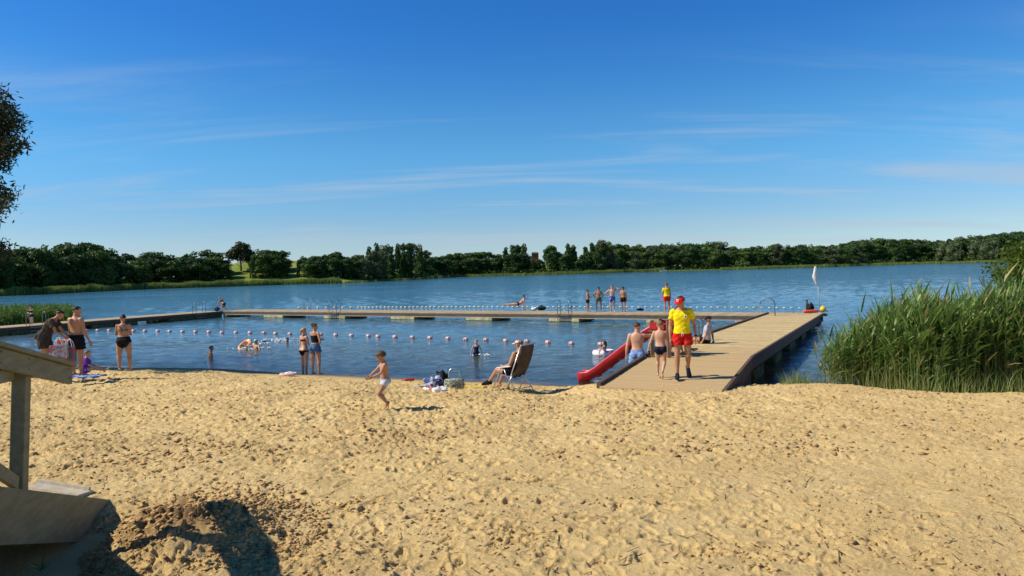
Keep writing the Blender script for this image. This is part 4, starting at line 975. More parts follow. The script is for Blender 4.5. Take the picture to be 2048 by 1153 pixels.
# willow branches hanging in from the left
F_WILLOW = foliage('willow_leaf', (.014, .026, .010), (.040, .055, .018), .5, .8, .2)
q = random.Random(19); wx_, wy_ = -19.8, 23.4; tw_ = []; gz = zb(wx_, wy_)
tr0 = [(wx_, wy_, gz - .1), (wx_ + .2, wy_, 2.2), (wx_, wy_ + .2, 4.5), (wx_ - .2, wy_, 7.5), (wx_, wy_, 10.5)]
for (ex, ey) in ((40, 262), (36, 245), (30, 232), (38, 285), (33, 300), (20, 225), (12, 215), (5, 235), (18, 250), (10, 270), (22, 290), (15, 312), (8, 325), (0, 335), (2, 190), (-5, 200), (-10, 260), (-20, 300), (18, 385), (10, 395), (2, 405), (-8, 380), (8, 412), (8, 500), (2, 510), (-8, 490), (-15, 520), (-30, 230), (-40, 280), (-40, 400), (-40, 500), (-60, 180), (-80, 250), (-60, 350), (-80, 450), (-30, 420), (-120, 200), (-120, 320), (-160, 280), (-100, 140), (-180, 200), (-200, 330)):
    D_ = 23.4 + q.uniform(-1.5, 1.5); b_ = PD(ex, ey, D_); a_ = Vector((wx_ + q.uniform(-.3, .3), wy_ + q.uniform(-.3, .3), max(1.5, b_.z - q.uniform(.4, 1.6)))); tw_.append((a_, b_, .03))
for k in range(60):                                      # the rest of the crown, out of the picture to the left
    a = q.uniform(0, 6.28); r_ = q.uniform(1.5, 4.2); z_ = q.uniform(3.5, 11); ex_, ey_ = wx_ - 1.6 + r_ * math.cos(a), wy_ + 1.2 + r_ * math.sin(a)
    if 1024 + 1400 * ex_ / ey_ > -15: continue
    tw_.append(((wx_, wy_, z_ - 1.2), (ex_, ey_, z_), .03))
leafy('willow_tree', 'dark willow with hanging branches reaching in from the left edge', 'tree', tr0, tw_, .055, F_WILLOW, 8, 800, .25, 3.0)
# small green plant in the shade of the stairs
g_ = np.random.default_rng(3); c_ = GT(82, 1142); ang = g_.uniform(0, 6.28, 26); B = np.repeat(np.array([tuple(c_)]), 26, 0); L_ = g_.uniform(.05, .13, 26)
V, F = blades(B, g_.uniform(.03, .10, 26), np.full(26, .014), np.stack([np.cos(ang) * L_, np.sin(ang) * L_], 1), g_); tag(fast('weed', V, F, M_REED), 'small green weed in the shade beneath the stairs', 'plant')

# ---- red house and white boat on the far shore
hp_ = shore(1071) * 1.16; hs_ = hp_.y / F_PX
ho = empty('house', (hp_.x, hp_.y, 0), 0, 'red brick house with dark roof showing above the far trees', 'house'); zt = CAMZ + (HZ(1071) - 505) * hs_; zb_ = 2.0
M_BRICK = plain('red_brick', (.26, .07, .04), .9, .2, .2, 2.); M_ROOF = plain('dark_roof', (.06, .035, .03), .8, .2, .2, 2.)
wd = 13.5 * hs_; m = MB(); m.box((0, 0, (zt - 1.2 + zb_) / 2), (wd, 6, zt - 1.2 - zb_)); m.build('wall', M_BRICK, ho)
m = MB(); m.add([(-wd * .54, -3.3, zt - 1.2), (wd * .54, -3.3, zt - 1.2), (wd * .54, 3.3, zt - 1.2), (-wd * .54, 3.3, zt - 1.2), (-wd * .45, 0, zt), (wd * .45, 0, zt)], [(0, 1, 5, 4), (2, 3, 4, 5), (1, 2, 5), (3, 0, 4), (3, 2, 1, 0)]); m.build('roof', M_ROOF, ho)
for dx in (-.3, 0, .3): MB().box((wd * dx, -3.02, zt - 2.6), (wd * .14, .1, 1.1)).build('window', plain('dark_glass', (.03, .035, .04), .1, .5), ho)
bo = empty('boat', G(1327, 543.2, 0), .2, 'small white boat moored against the far reeds', 'boat')
m = MB(); rr = []
for k, (x_, w_, z_) in enumerate(((-2.2, .7, .55), (-1.8, .85, .5), (0, .95, .48), (1.4, .75, .55), (2.3, .08, .72))):
    rr.append([Vector((x_, -w_, z_)), Vector((x_, -w_ * .7, -.1)), Vector((x_, w_ * .7, -.1)), Vector((x_, w_, z_)), Vector((x_, w_ * .8, z_ - .03)), Vector((x_, 0, .12)), Vector((x_, -w_ * .8, z_ - .03))])
m.loft(rr); m.build('hull', M_WHITE, bo); MB().box((-.3, 0, .4), (.3, 1.5, .05)).build('bench', W_POST, bo)
# ================================================================ people
X_, Y_, Z_ = Vector((1, 0, 0)), Vector((0, 1, 0)), Vector((0, 0, 1))
def vec(*a): return Vector(a).normalized()
def voxmesh(mb, size, smooth=5):
    me = bpy.data.meshes.new('tmp'); me.from_pydata(mb.v, [], mb.f); me.update()
    o = bpy.data.objects.new('tmp', me); C.objects.link(o)
    r = o.modifiers.new('r', 'REMESH'); r.mode = 'VOXEL'; r.voxel_size = size
    s = o.modifiers.new('s', 'SMOOTH'); s.factor = .5; s.iterations = smooth
    bpy.context.view_layer.update(); dg = bpy.context.evaluated_depsgraph_get()
    out = bpy.data.meshes.new_from_object(o.evaluated_get(dg)); bpy.data.objects.remove(o); bpy.data.meshes.remove(me)
    return out
SK_TAN = skin('skin_tan', (.46, .235, .125)); SK_FAIR = skin('skin_fair', (.58, .335, .215)); SK_DARK = skin('skin_deep_tan', (.38, .185, .095))
H_BROWN = plain('hair_brown', (.085, .045, .02), .6, .3, .35, 30, .4); H_DARK = plain('hair_dark', (.018, .012, .008), .55, .3, .3, 30, .4)
H_BLOND = plain('hair_blond', (.42, .27, .10), .6, .3, .3, 30, .4); H_SAND = plain('hair_dark_blond', (.20, .12, .055), .6, .3, .3, 30, .4)
M_EYE = plain('eye_dark', (.02, .015, .012), .2, .5); M_LIP = plain('lip', (.38, .12, .09), .5, .3)

def limb(mb, pts, rad, n=12):
    """tapered limb with rounded ends"""
    pts = [Vector(p) for p in pts]; d0 = (pts[0] - pts[1]).normalized(); d1 = (pts[-1] - pts[-2]).normalized(); P, Q = [], []
    for k in (.98, .7, .35): P.append(pts[0] + d0 * rad[0] * k); Q.append(rad[0] * math.sqrt(max(.02, 1 - k * k)))
    P += pts; Q += list(rad)
    for k in (.35, .7, .98): P.append(pts[-1] + d1 * rad[-1] * k); Q.append(rad[-1] * math.sqrt(max(.02, 1 - k * k)))
    mb.tube(P, Q, n)

def person(loc, yaw, H, label, pose=None, sex='m', kid=0., fat=0., skinm=None, hair=None, hairm=None, wear=(), group=None, voxel=None, sink=None, face=False, hands=True, roll=0., extra_rot=None, grip=.25):
    """one continuous body in body axes (x right, y forward, z up), clothes and hair as its children"""
    P = dict(hip_up=Z_, chest_up=Z_, twist=0., hip_twist=0., head_up=None, look=Y_,
             thR=vec(.04, .02, -1), thL=vec(-.04, .02, -1), shR=vec(0, -.03, -1), shL=vec(0, -.03, -1), ftR=vec(.15, 1, -.05), ftL=vec(-.15, 1, -.05),
             uaR=vec(.22, -.02, -1), uaL=vec(-.22, -.02, -1), faR=vec(.08, .14, -1), faL=vec(-.08, .14, -1), pnR=None, pnL=None)
    P.update(pose or {}); skinm = skinm or SK_TAN
    k = kid; hipz = (.52 - .065 * k) * H; th = (.245 - .035 * k) * H; sh_ = (.235 - .035 * k) * H; spl = (.30 - .005 * k) * H
    hw = (.052 if sex == 'm' else .056) * H; sw = (.101 if sex == 'm' else .094) * H * (1 - .08 * k); ua = (.172 - .025 * k) * H; fa = (.148 - .02 * k) * H
    hr = (.128 + .058 * k) * H                    # head height
    g_ = 1 + fat; leg_r = (1 + .10 * (sex == 'f') + fat * .8) * H * (1 + .04 * k)
    hp = Vector((0, 0, hipz)); s0, s1 = Vector(P['hip_up']).normalized(), Vector(P['chest_up']).normalized()
    def cen(t):                                    # spine point t*H above the hip centre
        n = 8; p = hp.copy(); L = t * H; st = L / n
        for i in range(n): f = (i + .5) / n * t * H / spl; p = p + (s0.lerp(s1, max(0, min(1, f)))).normalized() * st
        return p
    lat0 = Matrix.Rotation(P['hip_twist'], 3, 'Z') @ X_; lat1 = Matrix.Rotation(P['twist'], 3, 'Z') @ X_
    def axes(t):
        f = max(0, min(1, t * H / spl)); u = s0.lerp(s1, f).normalized(); l = lat0.lerp(lat1, f); l = (l - u * l.dot(u)).normalized(); return l, u.cross(l).normalized(), u
    mb = MB()
    if sex == 'm': sec = [(-.045, .050, .046, -.002), (-.02, .082, .066, -.004), (.01, .090, .072, -.006), (.05, .086, .066, .0), (.10, .078, .060, .004), (.15, .084, .062, .004), (.20, .097, .068, .002), (.24, .100, .064, -.002), (.275, .088, .052, -.006), (.30, .050, .040, -.006), (.315, .032, .034, 0)]
    else: sec = [(-.045, .050, .046, -.002), (-.02, .092, .072, -.006), (.01, .100, .078, -.010), (.05, .088, .066, .0), (.10, .068, .054, .004), (.15, .074, .056, .004), (.20, .084, .062, .002), (.24, .084, .056, -.002), (.275, .074, .045, -.006), (.30, .044, .036, -.006), (.315, .028, .030, 0)]
    rings = []; npt = 20; ks = (hr / H / .128 - 1) * .0 + (1 + .02 * k)
    for (t, w_, d_, fs) in sec:
        t2 = t if t > 0 else t; c = cen(min(t2, .30)) + (axes(.30)[2] * (t2 - .30) * H if t2 > .30 else Vector()) if t2 >= 0 else hp + s0 * (t2 * H)
        l, f_, u_ = axes(max(0, t2)); w_ *= ks * (1 + fat * (1.0 if t < .18 else .6)); d_ *= ks * (1 + fat * (1.5 if t < .18 else .8)); belly = (.012 * k + .03 * fat) * math.exp(-((t - .07) / .05) ** 2)
        rings.append([c + (f_ * (fs + belly) + l * (w_ * math.copysign(abs(math.cos(a)) ** .85, math.cos(a))) + f_ * (d_ * math.copysign(abs(math.sin(a)) ** .9, math.sin(a)))) * H for a in [2 * math.pi * i / npt for i in range(npt)]])
    mb.loft(rings)
    l0, f0, u0_ = axes(0); l1, f1, u1 = axes(.28)
    for s in (-1, 1): mb.ball(hp + (l0 * s * .044 - f0 * .042 - u0_ * .012) * H * (1 + fat * .8), ((.046 + .004 * (sex == 'f')) * H * g_,) * 3, 12, 8)
    if sex == 'f' and k < .4:
        cb = cen(.215)
        for s in (-1, 1): mb.ball(cb + (l1 * s * .042 + f1 * .050) * H, ((.036 + .02 * fat) * H,) * 3, 12, 8)
    elif sex == 'm' and k < .4:
        for s in (-1, 1): mb.ball(cen(.225) + (l1 * s * .042 + f1 * .040) * H, (.040 * H, .026 * H, .030 * H), 12, 8)
    neck0 = cen(.295); hu = Vector(P['head_up']).normalized() if P['head_up'] is not None else s1; nl = (.043 - .012 * k) * H
    look = Vector(P['look']).normalized(); hx = look.cross(hu).normalized(); hu2 = hx.cross(look).normalized()
    hc = neck0 + hu * (nl + hr * .40) + look * (.010 * H)
    limb(mb, [neck0 - s1 * .02 * H, neck0 + hu * nl * .5, neck0 + hu * (nl + hr * .2) + look * .002 * H], [.042 * H * (1 if sex == 'm' else .80), .036 * H * (1 if sex == 'm' else .80), .033 * H * (1 if sex == 'm' else .84)])
    for s in (-1, 1): limb(mb, [neck0 + hu * nl * .35, cen(.275) + l1 * s * sw * .62], [.026 * H * (1 if sex == 'm' else .7), .026 * H * (1 if sex == 'm' else .8)], 8)
    HM = Matrix((hx, look, hu2)).transposed()
    def hp_(x, y, z): return hc + HM @ (Vector((x, y, z)) * hr)
    mb.ball(hp_(0, -.04, .12), (.365 * hr, .44 * hr, .38 * hr), 16, 12, HM)
    mb.ball(hp_(0, .08, -.12), (.29 * hr, .33 * hr, .36 * hr), 14, 10, HM)
    mb.ball(hp_(0, .19, -.33), (.17 * hr, .16 * hr, .13 * hr), 10, 8, HM)
    limb(mb, [hp_(0, .36, .06), hp_(0, .46, -.10)], [.035 * hr, .055 * hr], 8)
    for s in (-1, 1):
        mb.ball(hp_(s * .365, -.02, -.02), (.04 * hr, .075 * hr, .11 * hr), 8, 6, HM); mb.ball(hp_(s * .15, .33, .11), (.11 * hr, .05 * hr, .03 * hr), 8, 6, HM)
        mb.ball(hp_(s * .17, .27, -.10), (.09 * hr, .08 * hr, .08 * hr), 8, 6, HM)
    bones = [('head', neck0 + hu * nl, hc + hu2 * hr * .3, .35 * hr, 0, 1), ('neck', cen(.30), neck0 + hu * nl * .9, .03 * H, 0, 1)]
    for i in range(10):
        ta, tb = -.05 + i * .035, -.05 + (i + 1) * .035; pa = cen(ta) if ta >= 0 else hp + s0 * ta * H; pb = cen(tb) if tb >= 0 else hp + s0 * tb * H
        bones.append(('torso', pa, pb, .088 * H, ta, tb))
    ends = []
    hands_ = []
    for s, S in ((1, 'R'), (-1, 'L')):
        # leg
        h0 = hp + l0 * s * hw - u0_ * .012 * H; td = Vector(P['th' + S]).normalized(); sd2 = Vector(P['sh' + S]).normalized(); fd = Vector(P['ft' + S]).normalized()
        kn = h0 + td * th; an = kn + sd2 * sh_; cf = (td.cross(sd2)); 
        bk = -(Y_ - sd2 * Y_.dot(sd2)).normalized() if abs(sd2.y) < .9 else -Z_
        limb(mb, [h0 + td * .01 * H, h0 + td * th * .3, h0 + td * th * .65, kn], [.056 * leg_r, .053 * leg_r, .042 * leg_r, .0325 * leg_r])
        limb(mb, [kn, kn + sd2 * sh_ * .28 + bk * .008 * H, kn + sd2 * sh_ * .6 + bk * .004 * H, an], [.0315 * leg_r, .0335 * leg_r, .025 * leg_r, .0175 * leg_r])
        mb.ball(kn - bk * .006 * H, .029 * leg_r, 10, 8)
        sole = -(sd2 - fd * sd2.dot(fd)).normalized() if abs(fd.dot(sd2)) < .95 else -sd2     # away from the sole
        fx_ = fd.cross(sole).normalized(); fs_ = (.95 + .08 * k)
        FM = Matrix((fx_, fd, sole)).transposed()
        hl = an - fd * .018 * H - sole * .020 * H
        mb.ball(hl, (.019 * H, .024 * H, .020 * H), 10, 8, FM)
        limb(mb, [an - sole * .006 * H, an + fd * .045 * H * fs_ - sole * .020 * H], [.019 * H, .0165 * H], 10)
        mb.ball(an + fd * .062 * H * fs_ - sole * .026 * H, (.0255 * H, .045 * H, .013 * H), 12, 8, FM)
        mb.ball(an + fd * .100 * H * fs_ - sole * .030 * H + fx_ * s * -.004 * H, (.022 * H, .022 * H, .009 * H), 12, 8, FM)
        ends.append(an + fd * .05 * H - sole * .039 * H); ends.append(hl - sole * .020 * H)
        bones += [('thigh', h0 + td * .02 * H, kn, .05 * H, .08, 1), ('shin', kn, an, .028 * H, 0, 1), ('foot', hl, an + fd * .10 * H - sole * .02 * H, .02 * H, 0, 1)]
        # arm
        sh0 = cen(.268) + l1 * s * sw; ud = Vector(P['ua' + S]).normalized(); fd2 = Vector(P['fa' + S]).normalized(); mus = (1.0 if sex == 'm' else .86) * (1 + .10 * k) * (1 + fat * .6)
        lift = max(0, ud.z + .2) * .03 * H; sh0 = sh0 + u1 * lift
        el_ = sh0 + ud * ua; wr = el_ + fd2 * fa
        limb(mb, [cen(.262) + l1 * s * sw * .55, sh0], [.034 * H, .034 * H * mus], 10)
        limb(mb, [sh0, sh0 + ud * ua * .35, sh0 + ud * ua * .7, el_], [.033 * H * mus, .0305 * H * mus, .0255 * H * mus, .0205 * H * mus])
        limb(mb, [el_, el_ + fd2 * fa * .3, el_ + fd2 * fa * .7, wr], [.0205 * H * mus, .0235 * H * mus, .0175 * H * mus, .0135 * H * mus])
        bones += [('uarm', sh0 - ud * .01 * H, el_, .030 * H, -.05, 1), ('farm', el_, wr + fd2 * .1 * H, .02 * H, 0, 1)]
        pn = P['pn' + S]; pn = Vector(pn).normalized() if pn is not None else (-l1 * s); pn = (pn - fd2 * pn.dot(fd2)); pn = pn.normalized() if pn.length > .01 else Y_
        hands_.append((wr, fd2, pn, s))
    vx = voxel or (.011 if H > 1.4 else .0085)
    me = voxmesh(mb, vx, 6 if vx < .014 else 3)
    # hands: palm, four unequal bent fingers, a thumb from the side of the palm
    if hands:
        hm = MB()
        for (wr, d, pn, s) in hands_:
            sidev = d.cross(pn).normalized(); hs_ = H / 1.8 * (1.05 + .1 * k)
            th_side = sidev * (1 if sidev.dot(Y_ if abs(d.y) < .7 else Z_) > 0 else -1)
            PM = Matrix((th_side, d, pn)).transposed()
            hm.ball(wr + d * .045 * hs_, (.040 * hs_, .054 * hs_, .016 * hs_), 10, 8, PM)
            for i, (o_, ln) in enumerate(((.028, .070), (.0095, .079), (-.0095, .073), (-.027, .056))):
                r0_ = wr + d * .082 * hs_ + th_side * o_ * hs_; b1 = (d + pn * grip + th_side * o_ * 1.5).normalized(); b2 = (d + pn * grip * 2.6).normalized(); b3 = (d + pn * grip * 4.5).normalized()
                p1 = r0_ + b1 * ln * .45 * hs_; p2 = p1 + b2 * ln * .32 * hs_; p3 = p2 + b3 * ln * .26 * hs_
                limb(hm, [r0_, p1, p2, p3], [.0092 * hs_, .0088 * hs_, .0080 * hs_, .0068 * hs_], 6)
            r0_ = wr + d * .028 * hs_ + th_side * .028 * hs_; b1 = (d * .8 + th_side * .75 + pn * .25).normalized(); b2 = (d + th_side * .25 + pn * .3).normalized()
            limb(hm, [r0_, r0_ + b1 * .038 * hs_, r0_ + b1 * .038 * hs_ + b2 * .030 * hs_], [.0115 * hs_, .0100 * hs_, .0075 * hs_], 6)
        bm = bmesh.new(); bm.from_mesh(me); m2 = bpy.data.meshes.new('h'); m2.from_pydata(hm.v, [], hm.f); bm.from_mesh(m2); bm.to_mesh(me); bm.free(); bpy.data.meshes.remove(m2)
    nv = len(me.vertices); co = np.empty(nv * 3, dtype=np.float32); me.vertices.foreach_get('co', co); co = co.reshape(-1, 3)
    low = co[:, 2].min(); dz = -low if sink is None else -sink
    root = empty('person', loc, yaw, label, 'person', group)
    if extra_rot is not None: root.rotation_euler = extra_rot
    me.polygons.foreach_set('use_smooth', [True] * len(me.polygons)); me.materials.clear(); me.materials.append(skinm); me.name = 'body'
    body = bpy.data.objects.new('body', me); C.objects.link(body); body.parent = root; body.location = (0, 0, dz)
    # bone coordinates of every vertex
    best = np.full(nv, 1e9); bi = np.zeros(nv, int); bt = np.zeros(nv)
    for i, (nm, a, b, r_, t0, t1) in enumerate(bones):
        a, b = np.array(a), np.array(b); ab = b - a; t = np.clip(((co - a) @ ab) / (ab @ ab + 1e-12), 0, 1); d = np.linalg.norm(co - (a + t[:, None] * ab), axis=1) / r_
        m = d < best; best[m] = d[m]; bi[m] = i; bt[m] = t0 + t[m] * (t1 - t0)
    names = np.array([b[0] for b in bones])[bi]
    nor = np.empty(nv * 3, dtype=np.float32); me.vertices.foreach_get('normal', nor); nor = nor.reshape(-1, 3)
    cc = [cen(.1), f0]
    for wdef in wear:
        sel = np.zeros(nv, bool); off = np.full(nv, wdef.get('off', .012) * (H / 1.75)); 
        for part, (t0, t1) in wdef['parts'].items():
            m = (names == part) & (bt >= t0) & (bt <= t1); sel |= m
            if part in ('thigh', 'uarm', 'shin'): off[m] += wdef.get('flare', 0.) * bt[m]
            if part == 'uarm' and wdef.get('loose'): off[m] -= .006 * np.clip(1 - 2.5 * bt[m], 0, 1)
            if part == 'torso' and wdef.get('loose'): off[m] += wdef['loose'] * np.clip((.27 - bt[m]) / .06, 0, 1) - .004 * (bt[m] > .25)
        if wdef.get('front'): 
            rel = (co - np.array(cc[0])) @ np.array(f0); sel &= rel > wdef['front'] * H
        fs = [tuple(p.vertices) for p in me.polygons if all(sel[v] for v in p.vertices)]
        if not fs: continue
        used = sorted({v for f in fs for v in f}); mp_ = {v: i for i, v in enumerate(used)}
        cp = co[used] + nor[used] * off[used][:, None]
        if wdef.get('folds'): 
            fo = wdef['folds']; cp += nor[used] * (fo * (np.sin(cp[:, 0] * 40 + cp[:, 2] * 55) + np.sin(cp[:, 1] * 60 - cp[:, 2] * 24 + 1))[:, None])
        m3 = bpy.data.meshes.new(wdef['name']); m3.from_pydata([tuple(map(float, v)) for v in cp], [], [tuple(mp_[v] for v in f) for f in fs]); m3.update()
        m3.polygons.foreach_set('use_smooth', [True] * len(m3.polygons)); m3.materials.append(wdef['mat'])
        wo_ = bpy.data.objects.new(wdef['name'], m3); C.objects.link(wo_); wo_.parent = root; wo_.location = (0, 0, dz)
        sm_ = wo_.modifiers.new('smooth', 'SMOOTH'); sm_.iterations = wdef.get('smooth', 3); sm_.factor = .5
        so = wo_.modifiers.new('thick', 'SOLIDIFY'); so.thickness = .006; so.offset = 0
    up_ = Vector((0, 0, dz))
    info = dict(root=root, hc=hc + up_, HM=HM, hr=hr, H=H, up=up_, hands=[(a + up_, b, c, s) for a, b, c, s in hands_], cen=lambda t: cen(t) + up_, axes=axes, neck=neck0 + up_)
    def hpu(x, y, z): return hc + up_ + HM @ (Vector((x, y, z)) * hr)
    info['hp'] = hpu
    if face:
        for s in (-1, 1): MB().ball(hpu(s * .15, .365, .06), (.05 * hr, .03 * hr, .028 * hr), 8, 6, HM).build('eye', M_EYE, root, True)
        MB().ball(hpu(0, .375, -.235), (.11 * hr, .03 * hr, .028 * hr), 10, 6, HM).build('mouth', M_LIP, root, True)
    # hair
    if hair:
        m = MB(); q = random.Random(len(label)); base = MB().ball((0, 0, 0), (1, 1, 1), 22, 16)
        grow = {'short': .02, 'crop': .012, 'bowl': .06, 'bun': .03, 'tail': .03, 'long': .05, 'curl': .05}[hair]
        def keep(v):
            x, y, z = v; lim = -.05 if hair in ('short', 'crop') else (-.05 if hair in ('bun', 'tail', 'curl') else -.35)
            if y > .1: return z > (.42 if hair != 'bowl' else .22) - (0 if y < .5 else 0)
            return z > lim - .25 * max(0, -y)
        vs = []
        for v in base.v:
            n_ = 1 + .035 * math.sin(v[0] * 11 + v[2] * 7) * math.sin(v[1] * 13); vs.append(hpu(v[0] * (.375 + grow) * n_, -.04 + v[1] * (.45 + grow) * n_, .13 + v[2] * (.385 + grow) * n_))
        m.add(vs, [f for f in base.f if all(keep(base.v[i]) for i in f)])
        if hair == 'bun': m.ball(hpu(0, -.42, .42), .17 * hr, 10, 8)
        if hair == 'tail': limb(m, [hpu(0, -.42, .22), hpu(0, -.60, .05), hpu(0, -.58, -.3), hpu(.02, -.5, -.62)], [.09 * hr, .11 * hr, .10 * hr, .04 * hr], 8)
        if hair == 'long': limb(m, [hpu(0, -.25, .1), hpu(0, -.38, -.3), hpu(0, -.34, -.85)], [.30 * hr, .28 * hr, .14 * hr], 10)
        h_ = m.build('hair', hairm or H_BROWN, root, True); so = h_.modifiers.new('thick', 'SOLIDIFY'); so.thickness = .03 * hr; so.offset = 1
    return info
def cap(info, mat, fdir=None, badge=False, brim=True, name='cap'):
    hp_, hr, HM, root = info['hp'], info['hr'], info['HM'], info['root']; m = MB(); vs = MB().ball((0, 0, 0), 1, 20, 8, None, 0, 90)
    m.add([hp_(v[0] * .405, -.03 + v[1] * .475, .20 + v[2] * .345) for v in vs.v], vs.f)
    c_ = m.build(name, mat, root, True); so = c_.modifiers.new('thick', 'SOLIDIFY'); so.thickness = .03 * hr
    if brim:
        b = MB(); n = 12; r1, r2 = [], []
        for i in range(n + 1):
            a = math.pi * (.12 + .76 * i / n); x, y = math.cos(a), math.sin(a); r1.append(hp_(x * .40, -.03 + y * .46, .21)); r2.append(hp_(x * .42, -.03 + y * .46 + .40 * y ** 1.2, .16 - .05 * abs(x)))
        b.add(r1 + r2, [(i, i + 1, n + 2 + i, n + 1 + i) for i in range(n)]); bo_ = b.build('brim', mat, c_, True); so = bo_.modifiers.new('thick', 'SOLIDIFY'); so.thickness = .035 * hr
    MB().ball(hp_(0, -.03, .575), .035 * hr, 8, 6).build('button', mat, c_, True)
    if badge:
        M_BW = plain('badge_white', (.8, .8, .78), .6, .2, .05); q = hp_(0, .395, .385); nd = (HM @ Vector((0, .80, .45))).normalized(); a, b_, _ = frame_of(nd); mm = MB(); k = 16
        mm.tube([q, q + nd * .012], [.125 * hr, .120 * hr], 18); bd = mm.build('badge', M_BW, c_)
        e = MB(); e.tube([q + nd * .011, q + nd * .016], [.055 * hr, .05 * hr], 10)
        for j in range(5): aa = 2 * math.pi * j / 5; p_ = q + nd * .014 + (a * math.cos(aa) + b_ * math.sin(aa)) * .075 * hr; e.ball(p_, .018 * hr, 6, 4)
        e.build('emblem', mat, bd)
    return c_
def cloth(name, col, var=.2): return plain('cloth_' + name, col, .85, .15, var, 14, .3)
C_BLACK = cloth('black', (.012, .012, .015)); C_NAVY = cloth('navy', (.015, .018, .04)); C_RED = cloth('red', (.62, .020, .015), .15); C_YEL = cloth('yellow', (.85, .66, .01), .12)
C_LBLUE = cloth('light_blue', (.20, .33, .60), .15); C_GREY = cloth('grey', (.42, .42, .46)); C_PURPLE = cloth('purple', (.17, .035, .26)); C_BROWN = cloth('dark_brown', (.055, .042, .035)); C_WHITE = cloth('white', (.75, .72, .70), .1)
C_DENIM = cloth('denim', (.07, .13, .24), .35); C_PINKC = cloth('pale_pink', (.72, .48, .42), .1); C_OLIVE = cloth('olive', (.09, .085, .05), .3)
def pattern(name, base, cols, scale):
    t = NT('cloth_' + name); o = t.obj(); c = base
    for i, cc in enumerate(cols): c = t.mix(t.mr(t.noise(t.mapping(o, (1, 1, 1 + .7 * i)), scale * (1 + .35 * i), 2, .5, .6), .52, .56), c, cc)
    return t.done(t.bsdf(c, .85, .15))
C_BLUEP = pattern('blue_pattern', (.03, .08, .42), [(.50, .56, .70), (.02, .04, .22)], 9)
C_BIKP = pattern('bikini_pattern', (.10, .09, .06), [(.02, .02, .02), (.45, .42, .30)], 30)
def shorts(mat, hem=.5, waist=.055, flare=.028, name='shorts'): return dict(name=name, parts={'torso': (-.2, waist), 'thigh': (0, hem)}, off=.009, flare=flare, mat=mat, folds=.0018)
def briefs(mat, waist=.03, leg=.17, name='swim_briefs'): return dict(name=name, parts={'torso': (-.2, waist), 'thigh': (0, leg)}, off=.004, mat=mat)
def shirt(mat, sleeve=.62, lo=.0, name='t_shirt', loose=.008): return dict(name=name, parts={'torso': (lo, .288), 'uarm': (-1, sleeve)}, off=.010, flare=.008, loose=loose, smooth=14, mat=mat, folds=.0028)
def bra(mat, lo=.18, hi=.235): return dict(name='bikini_top', parts={'torso': (lo, hi)}, off=.004, mat=mat)
def face_yaw(deg): return R(deg)          # 0: facing away from the camera, 90: facing left, 180: facing the camera

# ---- the lifeguard walking up the ramp
p = GDK(1366, 760); hang = dict(pnR=(-1, .2, 0), pnL=(1, .2, 0))
lg = person(p, face_yaw(172), 1.86, 'lifeguard in yellow shirt and red cap walking along the jetty towards the beach', dict(
    thR=vec(.05, .07, -1), shR=vec(.01, .0, -1), ftR=vec(.12, 1, -.02), thL=vec(-.06, .04, -1), shL=vec(-.05, -.85, -1), ftL=vec(-.15, .35, -1), chest_up=vec(.02, .06, 1), twist=-.10,
    look=vec(.72, 1, -.62), head_up=vec(.08, .22, 1), uaR=vec(.20, -.05, -1), faR=vec(.02, .16, -1), uaL=vec(-.28, -.16, -1), faL=vec(-.10, .20, -1), **hang), fat=.0,
    wear=(shirt(C_YEL, .58, .0), dict(name='shorts', parts={'torso': (-.2, .045), 'thigh': (0, .50)}, off=.014, flare=.03, mat=C_RED, folds=.004)), hair='crop', hairm=H_DARK, face=True, voxel=.010)
cap(lg, C_RED, badge=True)
def on_limb(info, a, d, r_, ln, mat, name, n=12): m = MB(); m.tube([a, a + d * ln], [r_, r_], n); return m.build(name, mat, info['root'], True)
wr_, d_, _, _ = lg['hands'][1]; on_limb(lg, wr_ - d_ * .045, d_, .031, .03, C_BLACK, 'wristwatch')
# drawstring and chest badge
l_, f_, u_ = lg['axes'](.03); c_ = lg['cen'](.028) + f_ * .152
m = MB(); m.tube([c_ + l_ * .012, c_ + l_ * .02 - u_ * .05, c_ + l_ * .03 - u_ * .10], .005, 6); m.tube([c_ - l_ * .008, c_ - l_ * .015 - u_ * .045, c_ - l_ * .012 - u_ * .085], .005, 6); m.ball(c_, .010, 6, 4); m.build('drawstring', C_WHITE, lg['root'], True)
l_, f_, u_ = lg['axes'](.22); c_ = lg['cen'](.215) - l_ * .075 + f_ * .150; m = MB(); m.tube([c_, c_ + f_ * .012], [.032, .030], 14); bdg = m.build('chest_badge', C_WHITE, lg['root']); m = MB(); m.tube([c_ + f_ * .012, c_ + f_ * .016], [.018, .014], 8); m.build('emblem', C_NAVY, bdg)
